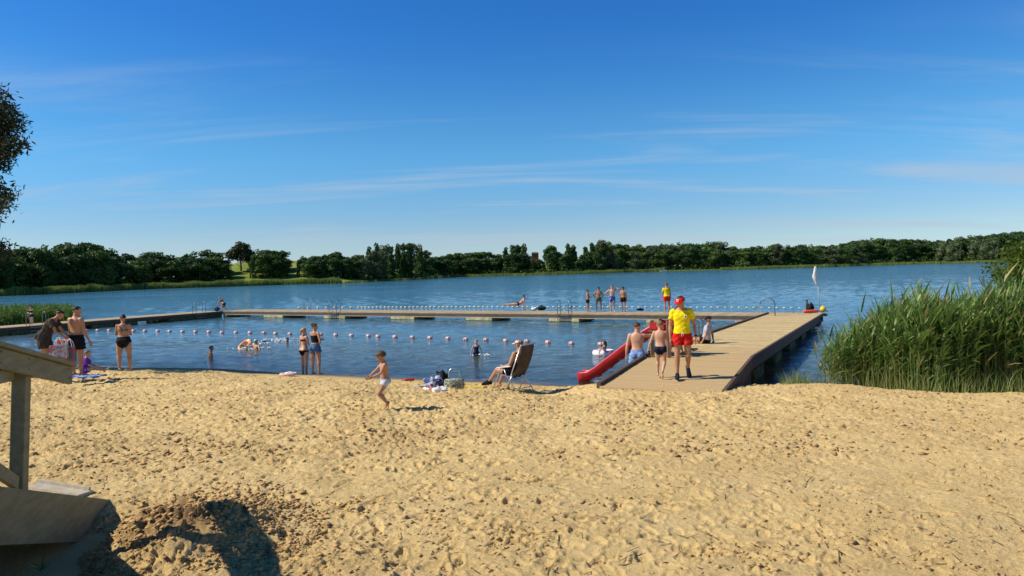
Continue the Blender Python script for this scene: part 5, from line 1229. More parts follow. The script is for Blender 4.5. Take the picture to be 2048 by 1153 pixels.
# ---- shoes: built over both feet
def foot_shells(info, pose_dirs, mat, H, kid=0.):
    for (an, fd, sole, S) in pose_dirs:
        fx_ = fd.cross(sole).normalized(); FM = Matrix((fx_, fd, sole)).transposed(); m = MB()
        rr = []
        for y, w_, h_ in ((-.045, .012, .012), (-.042, .021, .026), (-.02, .024, .034), (.02, .024, .033), (.055, .028, .026), (.09, .030, .021), (.118, .022, .015), (.128, .008, .008)):
            c_ = an + fd * y * H; rr.append([c_ + (fx_ * math.cos(a) * w_ + sole * (-.041 + .004 + h_ * (1 + math.sin(a)) if math.sin(a) > -.5 else -.041)) * H for a in [2 * math.pi * i / 14 for i in range(14)]])
        m.loft(rr); m.build('shoe', mat, info['root'], True)
def feet_of(info, pose, H, kid=0., sex='m'):
    hipz = (.52 - .065 * kid) * H; th = (.245 - .035 * kid) * H; sh_ = (.235 - .035 * kid) * H; hw = (.052 if sex == 'm' else .056) * H; out = []
    for s, S in ((1, 'R'), (-1, 'L')):
        u = Vector(pose.get('hip_up', Z_)).normalized(); h0 = Vector((0, 0, hipz)) + (Matrix.Rotation(pose.get('hip_twist', 0), 3, 'Z') @ X_) * s * hw - u * .012 * H
        td, sd2, fd = (Vector(pose[k_ + S]).normalized() for k_ in ('th', 'sh', 'ft')); an = h0 + td * th + sd2 * sh_ + info['up']
        sole = -(sd2 - fd * sd2.dot(fd)).normalized(); out.append((an, fd, sole, S))
    return out
foot_shells(lg, feet_of(lg, dict(thR=vec(.05, .07, -1), shR=vec(.01, .0, -1), ftR=vec(.12, 1, -.02), thL=vec(-.06, .04, -1), shL=vec(-.05, -.85, -1), ftL=vec(-.15, .35, -1)), 1.86), C_NAVY, 1.86)

# ---- boy in dark trunks walking away up the jetty
p = GDK(1322, 757)
person(p, face_yaw(-18), 1.30, 'slim boy in dark swim trunks walking away beside the lifeguard on the jetty', dict(
    thL=vec(-.02, .30, -1), shL=vec(0, -.10, -1), thR=vec(.05, .05, -1), shR=vec(-.12, -.85, -1), ftR=vec(0, .1, -1), twist=.1, uaL=vec(-.42, .05, -1), faL=vec(-.35, .10, -1), uaR=vec(.25, .2, -1), faR=vec(.25, .55, -.8)),
    kid=.35, skinm=SK_FAIR, hair='short', hairm=H_SAND, wear=(briefs(C_NAVY, .035, .26, 'swim_trunks'),), voxel=.009)
# ---- man in light blue shorts standing in the shallows
p = G(1281, 735, 0.); p = Vector((3.42, 19.3, -.12))
person(p, face_yaw(-14), 1.90, 'bare-backed man in light blue shorts standing in the shallows beside the jetty', dict(
    uaR=vec(.95, .35, -.12), faR=vec(.9, .5, .05), uaL=vec(-.28, 0, -1), faL=vec(-.10, .15, -1), look=vec(.55, 1, -.1), twist=.08), skinm=SK_FAIR, hair='crop', hairm=H_BROWN,
    wear=(dict(name='shorts', parts={'torso': (-.2, .065), 'thigh': (0, .62)}, off=.016, flare=.06, mat=C_LBLUE, folds=.004),), voxel=.011)
# ---- child climbing the slide steps, mostly behind the lifeguard
p = Vector((posts[1].x + .55, posts[1].y + .45, .80))
person(p, face_yaw(70), 1.42, 'dark-haired boy bending by the slide steps, half hidden behind the lifeguard', dict(chest_up=vec(0, .45, 1), thL=vec(0, .5, -1), shL=vec(0, -.3, -1), uaR=vec(.15, .5, -1), uaL=vec(-.15, .6, -1), look=vec(0, 1, -.5)),
    kid=.3, skinm=SK_TAN, hair='short', hairm=H_DARK, wear=(shorts(C_BLACK, .5),), voxel=.014)
# ---- person sitting on the jetty edge
p = Vector(G(1412, 688, .74)); p.z = .74
si = person(p, face_yaw(62), 1.68, 'person in grey t-shirt and dark cap sitting on the jetty edge behind the lifeguard', dict(hip_up=vec(0, -.25, 1), chest_up=vec(0, -.12, 1), thR=vec(.15, 1, .04), thL=vec(-.2, 1, .02), shR=vec(.05, .9, -.42), shL=vec(-.1, .9, -.4), ftR=vec(0, .6, .4), ftL=vec(0, .6, .4),
    uaR=vec(.3, -.25, -1), faR=vec(.1, -.1, -1), uaL=vec(-.25, .1, -1), faL=vec(0, .4, -.7), look=vec(-.1, 1, -.35)), sink=.52 * 1.68 - .085 * 1.68,
    skinm=SK_TAN, hair='crop', hairm=H_DARK, wear=(shirt(C_GREY, .65, .0), shorts(C_BLACK, .45)), voxel=.012)
cap(si, C_BLACK)

# ---- on the long pier
def dk(px, py): return G(px, py, .5)
person(dk(1176, 624.5), face_yaw(-115), 1.44, 'shortest of the four boys on the pier, arms folded, black shorts', dict(uaR=vec(.2, .4, -1), faR=vec(-.8, .6, .1), uaL=vec(-.2, .4, -1), faL=vec(.8, .6, .0)), kid=.3, skinm=SK_TAN, hair='short', hairm=H_DARK, wear=(shorts(C_BLACK, .45),), voxel=.016, group='boys standing on the long pier')
person(dk(1198, 624), face_yaw(175), 1.60, 'boy on the pier with dark hair and both hands on his hips, in dark shorts', dict(thR=vec(.16, 0, -1), thL=vec(-.16, 0, -1), uaR=vec(.85, -.25, -.85), faR=vec(-.75, .1, -.75), uaL=vec(-.55, -.25, -1), faL=vec(.55, .2, -.8), look=vec(-.3, 1, -.6)), kid=.1, skinm=SK_DARK, hair='short', hairm=H_DARK, wear=(shorts(C_OLIVE, .5),), voxel=.016, group='boys standing on the long pier')
person(dk(1225, 624), face_yaw(178), 1.70, 'tallest boy on the pier in blue patterned shorts, one hand behind his head', dict(thR=vec(.06, 0, -1), thL=vec(-.06, 0, -1), uaR=vec(1, -.1, -.65), faR=vec(-.7, .1, -.85), uaL=vec(-1, .1, .12), faL=vec(.75, -.1, .45), look=vec(.2, 1, -.3)), skinm=SK_FAIR, fat=.08, hair='curl', hairm=H_SAND, wear=(shorts(C_BLUEP, .66, .06, .03),), voxel=.016, group='boys standing on the long pier')
person(dk(1247, 624.5), face_yaw(-30), 1.60, 'boy on the pier seen from behind in black shorts, right of the others', dict(uaL=vec(-.12, 0, -1), uaR=vec(.12, .1, -1), look=vec(-.5, 1, 0)), kid=.1, skinm=SK_DARK, hair='short', hairm=H_DARK, wear=(shorts(C_BLACK, .5),), voxel=.016, group='boys standing on the long pier')
l2 = person(dk(1334, 624.5), face_yaw(8), 1.78, 'lifeguard in yellow shirt and red shorts standing on the far pier, seen from behind', dict(thL=vec(-.06, .06, -1), thR=vec(.1, -.05, -1), uaL=vec(-.35, .05, -1), faL=vec(-.05, .25, -1), uaR=vec(.25, .15, -1), faR=vec(.05, .1, -1)), skinm=SK_TAN, fat=.04, hair='crop', hairm=H_BROWN, wear=(shirt(C_YEL, .6), shorts(C_RED, .6, .05, .05)), voxel=.014)
cap(l2, C_RED)
l_, f_, u_ = l2['axes'](.2)                              # lettering on the back of the shirt: a short bar of dark type over a small mark
bt_ = bpy.data.curves.new('lettering', 'FONT'); bt_.body = 'RATOWNIK'; bt_.size = .085; bt_.align_x = 'CENTER'; bt_.extrude = .003
t0_ = bpy.data.objects.new('lettering', bt_); C.objects.link(t0_); bpy.context.view_layer.update(); lm_ = bpy.data.meshes.new_from_object(t0_.evaluated_get(bpy.context.evaluated_depsgraph_get())); bpy.data.objects.remove(t0_)
bo_ = bpy.data.objects.new('lettering', lm_); C.objects.link(bo_); bo_.parent = l2['root']; lm_.materials.clear(); lm_.materials.append(C_NAVY); bo_.location = l2['cen'](.205) - f_ * .150; bo_.rotation_euler = (R(90), 0, 0)
person(dk(448, 621), face_yaw(70), 1.60, 'fair-haired woman kneeling at the pier corner reaching for a dark bag', dict(hip_up=vec(0, .45, 1), chest_up=vec(0, .85, .7), thR=vec(.08, .35, -1), thL=vec(-.1, .2, -1), shR=vec(0, -1, -.25), shL=vec(0, -1, -.25), ftR=vec(0, -1, -.5), ftL=vec(0, -1, -.5), uaR=vec(.1, .35, -1), uaL=vec(-.1, .6, -.9), faR=vec(0, .3, -1), faL=vec(0, .7, -.7), look=vec(0, .8, -.7)), sex='f', skinm=SK_TAN, hair='bun', hairm=H_BLOND, wear=(bra(C_BROWN), briefs(C_BROWN, .02, .14, 'bikini_bottom')), voxel=.016)
# lying woman propped on her arms
person(dk(1036, 622.3), face_yaw(-80), 1.80, 'woman in a bikini lying on her front on the pier, propped on her arms', dict(hip_up=vec(0, 1, .22), chest_up=vec(0, .55, 1), head_up=vec(0, .1, 1), look=vec(0, 1, -.15), thR=vec(.08, -1, -.05), thL=vec(-.08, -1, -.03), shR=vec(.06, -1, .02), shL=vec(-.03, -1, .04), ftR=vec(0, -1, -.3), ftL=vec(0, -1, -.3), uaR=vec(.15, .12, -1), uaL=vec(-.15, .12, -1), faR=vec(.05, .05, -1), faL=vec(-.05, .05, -1)), sex='f', skinm=SK_FAIR, hair='bun', hairm=H_BROWN, wear=(bra(cloth('magenta', (.45, .10, .22))), briefs(C_BLACK, .03, .13, 'bikini_bottom')), voxel=.015)
b = empty('bag', dk(1083, 621.5), 0, 'dark green bag on the pier in front of the lying woman', 'bag'); lumpy('body', (0, 0, 0), (.62, .4, .30), cloth('dark_green', (.012, .025, .022)), 4, 0, parent=b); MB().tube([(-.15, 0, .26), (-.05, 0, .36), (.08, 0, .36), (.16, 0, .25)], .015, 6).build('handle', C_BLACK, b, True)
tag(lumpy('towel', dk(1068, 621.8), (.38, .3, .22), C_WHITE, 8), 'crumpled white towel beside the dark green bag on the pier', 'towel')
tag(lumpy('bag', dk(1281, 622), (.5, .3, .16), C_BLACK, 5), 'flat black bag lying on the pier between the boys and the far lifeguard', 'bag')
tag(lumpy('bag', dk(434, 623), (.42, .34, .34), cloth('slate', (.03, .04, .06)), 6), 'dark blue bag at the pier corner before the kneeling woman', 'bag')
# girl on the side pier
p = LA + ADIR * arm_s(90) + OUT * 1.6
person(p, face_yaw(160), 1.30 * .93, 'girl in black top and shorts on the side pier raising both hands to her face', dict(uaR=vec(.6, .5, .1), faR=vec(-.5, .5, .75), uaL=vec(-.5, .6, .1), faL=vec(.4, .5, .75)), sex='f', kid=.4, skinm=SK_FAIR, hair='bun', hairm=H_DARK, wear=(dict(name='swim_top', parts={'torso': (.14, .27)}, off=.006, mat=C_BLACK), shorts(C_BLACK, .35)), voxel=.014)

# ---- on the left of the beach
p = GT(250, 748); p.z = .62
wm = person(p, face_yaw(14), 1.66, 'woman in patterned bikini top and high black briefs at the water edge', dict(thR=vec(.12, 0, -1), thL=vec(-.10, 0, -1), uaL=vec(-.25, .25, -1), faL=vec(.1, .95, .28), uaR=vec(.1, .30, -1), faR=vec(-.55, .75, .1), head_up=vec(0, .15, 1), look=vec(-.5, 1, -.35)), sex='f', fat=.14, skinm=SK_TAN, hair='bun', hairm=H_DARK,
    wear=(bra(C_BIKP, .165, .215), dict(name='bikini_bottom', parts={'torso': (-.2, .075), 'thigh': (0, .13)}, off=.006, mat=C_BLACK)))
l_, f_, u_ = wm['axes'](.24); m = MB(); a_ = wm['cen'](.19) - f_ * .125 + l_ * .02; m.tube([a_, wm['cen'](.24) - f_ * .118 - l_ * .05, wm['cen'](.285) - f_ * .06 - l_ * .095], .008, 6); m.build('strap', C_BLACK, wm['root'], True)
h0_, d_, n_, s_ = wm['hands'][1]; m = MB(); m.box(h0_ + d_ * .10 + Vector((0, 0, -.02)), (.075, .15, .012)); tag(m.build('phone', C_BLACK, None), 'dark phone held by the woman in black briefs', 'phone'); ph = [o for o in C.objects if o.name.startswith('phone')][-1]; ph.matrix_world = Matrix.Translation(wm['root'].location) @ Matrix.Rotation(wm['root'].rotation_euler.z, 4, 'Z')
p = GT(150, 756); p = Vector((G(150, 612, 2.55).x, 0, 0)); D_ = 18.3; q_ = PD(150, 612, D_); p = Vector((q_.x, D_, q_.z - 1.84))
person(p, face_yaw(-16), 1.84, 'bare-backed man with short hair and black shorts standing in the tree shade', dict(uaR=vec(.22, .05, -1), faR=vec(.22, .35, -1), uaL=vec(-.12, .1, -1), head_up=vec(0, .2, 1), look=vec(.45, 1, -.2)), skinm=SK_TAN, fat=.03, hair='crop', hairm=H_DARK, wear=(dict(name='shorts', parts={'torso': (-.2, .055), 'thigh': (0, .58)}, off=.016, flare=.05, mat=C_BLACK, folds=.004),))
# woman bending over the bags
q_ = PD(108, 632, 18.0); p = Vector((q_.x - .28, 18.0, q_.z - 1.42))
wb = person(p, face_yaw(-72), 1.68, 'woman in a dark dress and cap bending over shopping bags', dict(hip_up=vec(0, .35, 1), chest_up=vec(0, .75, .8), head_up=vec(0, .75, .8), look=vec(.1, .9, -.5), thR=vec(.03, .1, -1), thL=vec(-.03, .15, -1), uaR=vec(.2, .35, -1), faR=vec(-.1, .75, -.6), uaL=vec(-.1, .5, -1), faL=vec(.1, .6, -.7)), sex='f', fat=.1, skinm=SK_TAN, hair='bun', hairm=H_DARK,
    wear=(dict(name='dress', parts={'torso': (-.2, .28), 'uarm': (-1, .6), 'thigh': (0, .7)}, off=.022, flare=.05, mat=C_BROWN, folds=.004),))
M_TOTE = pattern('tote', (.30, .29, .31), [(.28, .09, .11)], 11)
def tote(loc, label, mat, w_=.42, h_=.36, d_=.16, rz=0.):
    b = empty('tote_bag', loc, rz, label, 'bag'); m = MB(); rr = []
    for z, s_, t in ((0, .92, 1), (.12, 1, 1.05), (.7, .97, .7), (1, .95, .55)): rr.append([Vector((x * w_ / 2 * s_, y * d_ / 2 * t, z * h_)) for x, y in ((-1, -1), (-.3, -1.12), (.35, -.95), (1, -1), (1, 1), (.3, 1.1), (-.3, .95), (-1, 1))])
    m.loft(rr); m.build('body', mat, b)
    for sy in (-1, 1): MB().tube([(-.09, sy * .04, h_), (-.06, sy * .03, h_ + .14), (0, 0, h_ + .20), (.06, sy * .03, h_ + .14), (.09, sy * .04, h_)], .009, 6).build('handle', C_WHITE, b, True)
    return b
q_ = PD(119, 712, 17.4); tote((q_.x, q_.y, q_.z - .1), 'white tote bag with red print held by the bending woman', M_TOTE, .44, .36, .16, .1)
q_ = PD(140, 716, 17.5); tote((q_.x, q_.y, q_.z - .1), 'darker tote bag with red print beside the white one', pattern('tote_dark', (.16, .13, .15), [(.35, .08, .10)], 8), .26, .38, .14, -.1)
q_ = PD(122, 681, 17.6); m = MB(); m.ball((0, 0, 0), (.13, .13, .10), 16, 8, None, -90, 0); o_ = m.build('bowl', M_OR, None, True); o_.location = q_; so = o_.modifiers.new('t', 'SOLIDIFY'); so.thickness = .008; tag(o_, 'orange plastic bowl on top of the white tote bag', 'bowl')
# child in purple
p = GT(168, 753) + Vector((0, .1, .02))
pc = person(p, face_yaw(-62), 1.12, 'small child wrapped in purple sitting on a blue towel at the water edge', dict(hip_up=vec(0, -.1, 1), chest_up=vec(0, .25, 1), thR=vec(.15, 1, .35), thL=vec(-.15, 1, .3), shR=vec(.05, .9, -.5), shL=vec(-.05, .9, -.45), ftR=vec(0, .7, .6), ftL=vec(0, .7, .6), uaR=vec(.2, .4, -1), faR=vec(0, 1, -.4), uaL=vec(-.2, .4, -1), faL=vec(0, 1, -.4)), kid=.6, skinm=SK_FAIR, hair='short', hairm=H_SAND, sink=.455 * 1.12 - .12,
    wear=(dict(name='purple_wrap', parts={'torso': (-.2, .285), 'uarm': (-1, .9), 'thigh': (0, .2)}, off=.030, flare=.03, mat=C_PURPLE, folds=.006),), voxel=.010)
def sheet(name, corners, mat, label, cat, lift=.02, n=14, wob=.012, seed=1):
    q = random.Random(seed); a, b, c, d = [Vector(v) for v in corners]; V, F = [], []
    for i in range(n + 1):
        for j in range(n + 1):
            u, v = i / n, j / n; p = a * (1 - u) * (1 - v) + b * u * (1 - v) + c * u * v + d * (1 - u) * v
            V.append((p.x + q.uniform(-1, 1) * wob * .6, p.y + q.uniform(-1, 1) * wob * .6, ZF(p.x, p.y) + lift + wob * (1 + math.sin(u * 9 + seed) * math.cos(v * 7 + seed * 2))))
    for i in range(n):
        for j in range(n): k = i * (n + 1) + j; F.append((k, k + n + 1, k + n + 2, k + 1))
    o = fast(name, V, F, mat, smooth=True); so = o.modifiers.new('t', 'SOLIDIFY'); so.thickness = .012; tag(o, label, cat); return o
c_ = GT(150, 757); sheet('towel', [c_ + Vector((-.5, -.25, 0)), c_ + Vector((.55, -.15, 0)), c_ + Vector((.6, .45, 0)), c_ + Vector((-.45, .4, 0))], pattern('blue_towel', (.03, .10, .45), [(.35, .45, .65)], 7), 'blue towel spread under the child in purple', 'towel')
c_ = GT(92, 756)
for k, (dz_, r_, mt, lb) in enumerate(((.03, .42, C_BLACK, 'flat black inflatable board with dotted rim, lowest of the pile by the stair post'), (.09, .34, cloth('mint', (.35, .62, .52)), 'pale mint and black swim ring lying on the pile by the stair post'))):
    o_ = empty('swim_ring', (c_.x + .05 * k, c_.y + .06, c_.z + dz_), 0, lb, 'swim ring'); m = MB()
    m.tube([(r_ * math.cos(a), r_ * .8 * math.sin(a), 0) for a in [2 * math.pi * i / 24 for i in range(25)]], .055 - .01 * k, 8, False); m.build('ring', mt, o_, True)
    m = MB(); m.ball((0, 0, -.01), (r_ * .9, r_ * .72, .02), 20, 4); m.build('base', C_NAVY if k else C_BLACK, o_, True)
    if k == 0:
        m = MB()
        for i in range(34): a = 2 * math.pi * i / 34; m.ball(((r_ + .055) * math.cos(a), (r_ * .8 + .052) * math.sin(a), 0), .011, 6, 4)
        m.build('rim_dots', C_WHITE, o_, True)['kind'] = 'stuff'
tag(lumpy('towel', c_ + Vector((.12, -.02, .12)), (.34, .22, .09), pattern('yellow_green', (.55, .60, .12), [(.08, .2, .3)], 9), 9), 'crumpled yellow and green cloth on top of the swim rings', 'towel')
c_ = GT(8, 760); b = empty('bag', (c_.x, c_.y, c_.z + .0), 0, 'dark bag topped with a white patterned cloth at the left edge behind the rail', 'bag'); lumpy('body', (0, 0, 0), (.6, .4, .42), C_BLACK, 11, parent=b); lumpy('cloth', (.05, 0, .30), (.42, .34, .26), pattern('leafy_print', (.62, .66, .58), [(.08, .16, .12)], 12), 12, parent=b)

# ---- two young women at the water
def atwater(px, py, H, top): D_ = H * F_PX / (py - top); q = PD(px, py, D_); return q
p = atwater(610, 751, 1.64, 655)
person(p, face_yaw(-38), 1.64, 'young woman with blond ponytail and dark bikini standing at the water edge', dict(thR=vec(.02, .02, -1), thL=vec(-.02, .02, -1), uaR=vec(.12, .25, -1), faR=vec(-.25, .7, -.6), uaL=vec(-.15, .0, -1), look=vec(.1, 1, -.05)), sex='f', skinm=SK_FAIR, hair='tail', hairm=H_BLOND, wear=(bra(C_BLACK, .185, .225), briefs(C_BLACK, .0, .12, 'bikini_bottom')), voxel=.012)
p = atwater(632, 750, 1.72, 646)
person(p, face_yaw(-28), 1.72, 'young woman in black top and denim shorts with a hand on her hip', dict(thR=vec(.14, .02, -1), thL=vec(-.08, .02, -1), uaR=vec(.5, -.25, -1), faR=vec(-.6, .5, -.5), uaL=vec(-.1, .3, -1), faL=vec(.4, .8, .1), look=vec(.5, 1, .0)), sex='f', skinm=SK_TAN, hair='bun', hairm=H_BROWN, wear=(dict(name='top', parts={'torso': (.09, .235)}, off=.005, mat=C_BLACK), shorts(C_DENIM, .40, .075, .05)), voxel=.012)
c_ = PD(577, 750, 22.0); c_.z = max(.06, c_.z); o_ = empty('swim_ring', c_ + Vector((0, 0, .02)), .1, 'deflated white and pink swim ring lying left of the two young women', 'swim ring'); m = MB(); m.tube([(.30 * math.cos(a), .2 * math.sin(a), 0) for a in [2 * math.pi * i / 20 for i in range(21)]], .055, 8, False); m.build('ring', C_PINKC, o_, True); o_.scale = (.8, .8, .8); lumpy('cloth', (.05, -.02, -.02), (.36, .24, .12), C_WHITE, 5, parent=o_)

# ---- small boy striding over the sand
p = GT(772, 823)
boy_pose = dict(chest_up=vec(0, .10, 1), head_up=vec(0, .30, 1), look=vec(.05, 1, -.50), thL=vec(-.05, .62, -1), shL=vec(0, -.72, -1), ftL=vec(0, .75, -.7), thR=vec(.05, .40, -1), shR=vec(0, -.62, -.9), ftR=vec(0, .2, -1),
    uaR=vec(.15, .75, -.75), faR=vec(-.1, .8, -.60), uaL=vec(-.10, .55, -.95), faL=vec(.15, 1, -.38))
by = person(p, face_yaw(112), 1.06, 'small boy with brown bowl-cut hair striding left across the sand in pale swim shorts', boy_pose, kid=.75, skinm=SK_TAN, hair='bowl', hairm=H_BROWN, wear=(dict(name='swim_shorts', parts={'torso': (-.2, .04), 'thigh': (0, .34)}, off=.007, flare=.02, mat=cloth('pale_blue_grey', (.50, .54, .58), .1)),), face=True, voxel=.0075, sink=None)

# ---- child wading
person(Vector((G(953, 711, 0).x, G(953, 711, 0).y, 0)), face_yaw(-172), 1.12, 'small child in dark swimsuit wading waist-deep beyond the folding chair', dict(uaR=vec(.55, .1, -1), faR=vec(.3, .3, -1), uaL=vec(-.55, .1, -1), faL=vec(-.3, .3, -1)), sex='f', kid=.6, skinm=SK_FAIR, hair='short', hairm=H_BLOND, wear=(dict(name='swimsuit', parts={'torso': (-.2, .24), 'thigh': (0, .12)}, off=.005, mat=C_NAVY),), sink=.46, voxel=.012)
# ---- swimmers
def swimmer(px, py, yaw, H, label, sink, pose=None, **kw):
    q = G(px, py, 0); return person(q, face_yaw(yaw), H, label, pose, sink=sink, voxel=.016, **kw)
swimmer(420, 713, -60, 1.5, 'dark-haired boy standing chest-deep nearest the left beach', 1.02, dict(chest_up=vec(0, .15, 1)), kid=.2, skinm=SK_TAN, hair='short', hairm=H_DARK)
s2 = swimmer(513, 698, 150, 1.6, 'bather in a white cap splashing behind a yellow and red swim ring', 1.12, dict(uaR=vec(.9, .6, -.2), faR=vec(.6, .8, .3), uaL=vec(-.8, .5, -.6)), skinm=SK_TAN, hair='crop', hairm=H_DARK); cap(s2, C_WHITE, brim=False, name='swim_cap')
q_ = G(490, 697, 0); o_ = empty('swim_ring', q_ + Vector((0, 0, .12)), .4, 'yellow and red swim ring tilted in the water beside the white-capped bather', 'swim ring'); o_.rotation_euler = (R(20), R(-38), .4); m = MB(); m.tube([(.30 * math.cos(a), .30 * math.sin(a), 0) for a in [2 * math.pi * i / 22 for i in range(23)]], .085, 10, False); m.build('ring', pattern('ring_yellow_red', (.80, .66, .35), [(.75, .18, .08)], 4), o_, True)
swimmer(539, 685, 70, 1.5, 'dark-haired swimmer splashing just below the float line', 1.24, dict(chest_up=vec(0, .9, .5), uaR=vec(.5, .9, -.1), faR=vec(.1, 1, 0)), kid=.15, skinm=SK_TAN, hair='short', hairm=H_DARK)
swimmer(575, 684, 175, 1.4, 'farthest right swimmer with only head and shoulders above the water', 1.15, dict(uaR=vec(1, .3, -.2), uaL=vec(-1, .3, -.2)), kid=.25, skinm=SK_DARK, hair='short', hairm=H_BROWN)
foam = plain('foam', (.80, .84, .86), .5, .3, .05)
fv, ff = [], []; gq = np.random.default_rng(5); fm_ = MB()
for (px, py, n_, rx, ry) in ((552, 680, 70, .9, .5), (500, 698, 50, .9, .35), (527, 688, 40, .5, .4), (567, 683, 30, .5, .3), (965, 712, 12, .5, .2)):
    c_ = G(px, py, 0)
    for _ in range(n_): r_ = gq.uniform(.012, .04); fm_.ball((c_.x + gq.normal() * rx * .5, c_.y + gq.normal() * ry * .5, gq.uniform(-.01, .06)), (r_ * 1.6, r_ * 1.6, r_ * .7), 6, 4)
tag(fm_.build('splash', foam, None, True), 'white splashes and foam around the swimmers', 'splash', None, 'stuff')
# girl in a ring by the slide
q_ = G(1209, 711, 0); gg = person(q_, face_yaw(60), 1.15, 'long-haired girl floating in a white swim ring behind the slide', dict(thR=vec(.1, .8, -.6), thL=vec(-.1, .8, -.6), uaR=vec(.7, .4, -.4), uaL=vec(-.7, .4, -.4)), sex='f', kid=.5, skinm=SK_FAIR, hair='long', hairm=H_BROWN, sink=.56, voxel=.014, wear=(dict(name='swimsuit', parts={'torso': (-.2, .24)}, off=.005, mat=C_PINKC),))
o_ = empty('swim_ring', G(1208, 709, 0) + Vector((0, 0, .06)), 0, 'white and pink swim ring holding the long-haired girl', 'swim ring'); m = MB(); m.tube([(.33 * math.cos(a), .33 * math.sin(a), 0) for a in [2 * math.pi * i / 26 for i in range(27)]], .115, 12, False); m.build('ring', pattern('ring_white_pink', (.78, .74, .76), [(.65, .35, .50)], 3), o_, True)

# ---- folding chair with the sitter
cp_ = GT(1022, 785); CYAW = face_yaw(50); zc_ = ZF(cp_.x, cp_.y)
ch = empty('folding_chair', (cp_.x + .05, cp_.y + .10, zc_), CYAW, 'reclining folding chair with brown slatted fabric and aluminium legs on the sand', 'chair')
t = NT('chair_fabric'); o = t.obj(); sx = t.new('ShaderNodeSeparateXYZ'); t.l.new(o, sx.inputs[0]); st_ = t.math('FRACT', t.math('MULTIPLY', t.math('ADD', sx.outputs[2], t.math('MULTIPLY', sx.outputs[1], -.25)), 15.0))
c = t.mix(t.mr(st_, .10, .22), (.010, .009, .008), (.075, .056, .042)); c = t.mix(t.mr(t.noise(o, 4, 3), .4, .7, 0, .4), c, (.16, .12, .09)); M_CHF = t.done(t.bsdf(c, .8, .2))
def seatsheet(name, pts, wd_, mat, thick=.018):
    rr = []; m = MB()
    for i, p_ in enumerate(pts):
        p_ = Vector(p_); d = (Vector(pts[min(i + 1, len(pts) - 1)]) - Vector(pts[max(i - 1, 0)])).normalized(); n_ = d.cross(X_).normalized(); rr.append([p_ + X_ * wd_ / 2 + n_ * thick / 2, p_ - X_ * wd_ / 2 + n_ * thick / 2, p_ - X_ * wd_ / 2 - n_ * thick / 2, p_ + X_ * wd_ / 2 - n_ * thick / 2])
    m.loft(rr); return m.build(name, mat, ch, True)
bk0, bk1 = Vector((0, -.18, .40)), Vector((0, -.50, 1.16))
seatsheet('backrest', [bk0 + (bk1 - bk0) * f + Vector((0, -.05 * math.sin(math.pi * f), 0)) for f in (0, .15, .3, .5, .7, .85, .95, 1)], .46, M_CHF)
seatsheet('seat', [(0, .30, .46), (0, .2, .43), (0, .05, .40), (0, -.18, .40)], .46, M_CHF)
for s in (-1, 1):
    x_ = .27 * s
    MB().tube([(x_, .34, .46), (x_, -.16, .40), (x_, bk1.y, bk1.z)], .014, 8).build('side_tube', M_STEEL, ch, True)
    MB().tube([(x_ * 1.08, .42, .0), (x_ * 1.08, .12, .58), (x_ * 1.08, .05, .60)], .013, 8).build('leg', M_STEEL, ch, True)
    MB().tube([(x_ * 1.08, -.42, .0), (x_ * 1.08, -.05, .42), (x_ * 1.08, .02, .58)], .013, 8).build('leg', M_STEEL, ch, True)
    MB().tube([(x_ * 1.05, .05, .0), (x_ * 1.05, -.22, .44)], .012, 8).build('leg', M_STEEL, ch, True)
    MB().box((x_ * 1.12, .02, .625), (.045, .42, .025), rot=Matrix.Rotation(R(-8), 3, 'X')).build('armrest', M_WHITE, ch, bevel=.008)
MB().tube([(-.29, -.34, .12), (.29, -.34, .12)], .011, 8).build('cross_bar', M_STEEL, ch, True)
MB().tube([(-.27, bk1.y, bk1.z), (.27, bk1.y, bk1.z)], .014, 8).build('top_bar', M_STEEL, ch, True)
sit = dict(hip_up=vec(0, -.42, 1), chest_up=vec(0, -.36, 1), head_up=vec(0, .02, 1), look=vec(-.05, 1, -.10), thR=vec(.14, 1, -.02), thL=vec(-.10, 1, .06), shR=vec(.02, .45, -.85), shL=vec(-.02, .62, -.70), ftR=vec(.1, 1, -.25), ftL=vec(-.1, 1, -.15),
    uaR=vec(.30, .35, -1), faR=vec(-.20, .95, -.15), uaL=vec(-.30, .38, -1), faL=vec(.22, .95, -.18))
sm_ = person((cp_.x + .05 + .05 * math.sin(CYAW), cp_.y + .10 - .05 * math.cos(CYAW), zc_), CYAW, 1.74, 'tanned sitter in a pale pink cap leaning back in the folding chair', sit, fat=.12, skinm=SK_TAN, hair='crop', hairm=H_SAND, sink=.52 * 1.74 - .50, wear=(shorts(C_BLACK, .45, .05, .03), dict(name='top', parts={'torso': (.03, .16)}, off=.006, mat=C_BLACK)), voxel=.0105)
cap(sm_, C_PINKC)
foot_shells(sm_, [f for f in feet_of(sm_, sit, 1.74) if f[3] == 'L'], C_BLACK, 1.74)
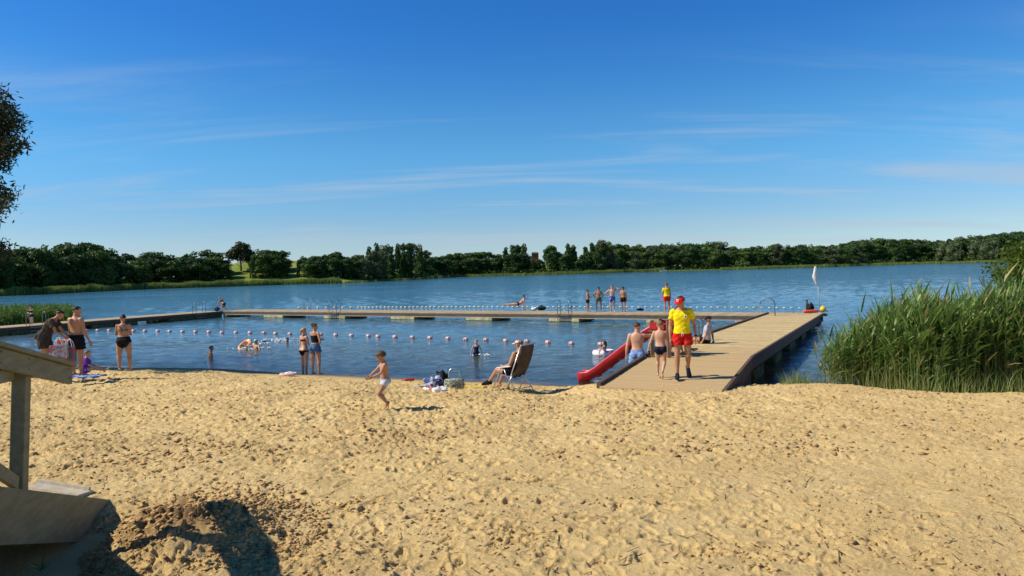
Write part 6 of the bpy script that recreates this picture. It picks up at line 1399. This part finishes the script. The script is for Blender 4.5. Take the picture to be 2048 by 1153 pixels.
# ---- things beside the chair
p = GT(908, 783) + Vector((0, .12, 0)); b = empty('basket', p + Vector((0, 0, .0)), .1, 'green and white patterned picnic basket with a tall looped handle', 'basket'); m = MB(); rr = []
for z, s_ in ((.0, .86), (.06, .97), (.16, 1.02), (.24, 1.0), (.27, .92), (.28, .5)): rr.append([Vector((.24 * s_ * math.cos(a), .16 * s_ * math.sin(a), z)) for a in [2 * math.pi * i / 20 for i in range(20)]])
m.loft(rr); m.build('body', pattern('camo_leaf', (.50, .50, .40), [(.03, .05, .03), (.12, .16, .09)], 26), b, True)
MB().tube([(-.13, 0, .26), (-.13, 0, .42), (-.09, 0, .505), (0, 0, .53), (.09, 0, .505), (.13, 0, .42), (.13, 0, .26)], .009, 8).build('handle', M_STEEL, b, True)
p = GT(884, 776) + Vector((0, .18, 0)); b = empty('bag', p, 0, 'slumped black bag standing behind the picnic basket', 'bag'); lumpy('body', (0, 0, 0), (.34, .26, .38), C_BLACK, 21, parent=b, amp=.35)
p = GT(868, 780); tag(lumpy('towel', p, (.40, .28, .30), pattern('navy_white', (.60, .62, .66), [(.02, .03, .10), (.05, .10, .30)], 6), 22, .3, amp=.4), 'crumpled navy and white towel left of the picnic basket', 'towel')
p = GT(880, 786); tag(lumpy('towel', p, (.34, .22, .13), C_WHITE, 27, .2, amp=.4), 'white cloth lying in front of the navy and white towel', 'towel')
p = GT(853, 782); s_ = empty('sandals', p + Vector((0, .02, .01)), .7, 'white sandals with red soles at the left end of the towels', 'shoes')
for k in (0, 1):
    rr = []; m = MB()
    for y, w_, h_ in ((-.12, .02, .03), (-.10, .035, .05), (-.03, .036, .045), (.06, .042, .06), (.11, .035, .045), (.13, .01, .02)): rr.append([Vector((.1 * k + w_ * math.cos(a), y, max(0, h_ * math.sin(a)) + .01)) for a in [2 * math.pi * i / 12 for i in range(12)]])
    m.loft(rr); m.build('sandal', (C_WHITE, cloth('coral', (.60, .12, .12)))[k], s_, True)
p = GT(836, 778); sheet('towel', [p + Vector((-.1, -.12, 0)), p + Vector((.35, -.12, 0)), p + Vector((.35, .2, 0)), p + Vector((-.1, .2, 0))], cloth('pale_grey', (.50, .48, .46)), 'flat pale grey cloth left of the sandals', 'towel', n=8, seed=3)
p = GT(944, 778); sheet('towel', [p + Vector((-.25, -.14, 0)), p + Vector((.32, -.14, 0)), p + Vector((.36, .25, 0)), p + Vector((-.2, .25, 0))], cloth('mustard', (.72, .50, .05)), 'yellow towel on the sand right of the basket', 'towel', n=8, seed=4)
p = GT(818, 762); b = empty('water_toy', p + Vector((0, 0, .03)), .25, 'small red water toy lying near the water edge', 'toy'); m = MB(); m.tube([(-.16, 0, 0), (-.1, 0, 0), (.1, .01, .0), (.16, .01, .01)], [.022, .04, .04, .03], 10); m.build('barrel', M_RED, b, True); m = MB(); m.tube([(-.16, 0, 0), (-.22, 0, 0)], .012, 8); m.build('nozzle', M_RED, b, True)
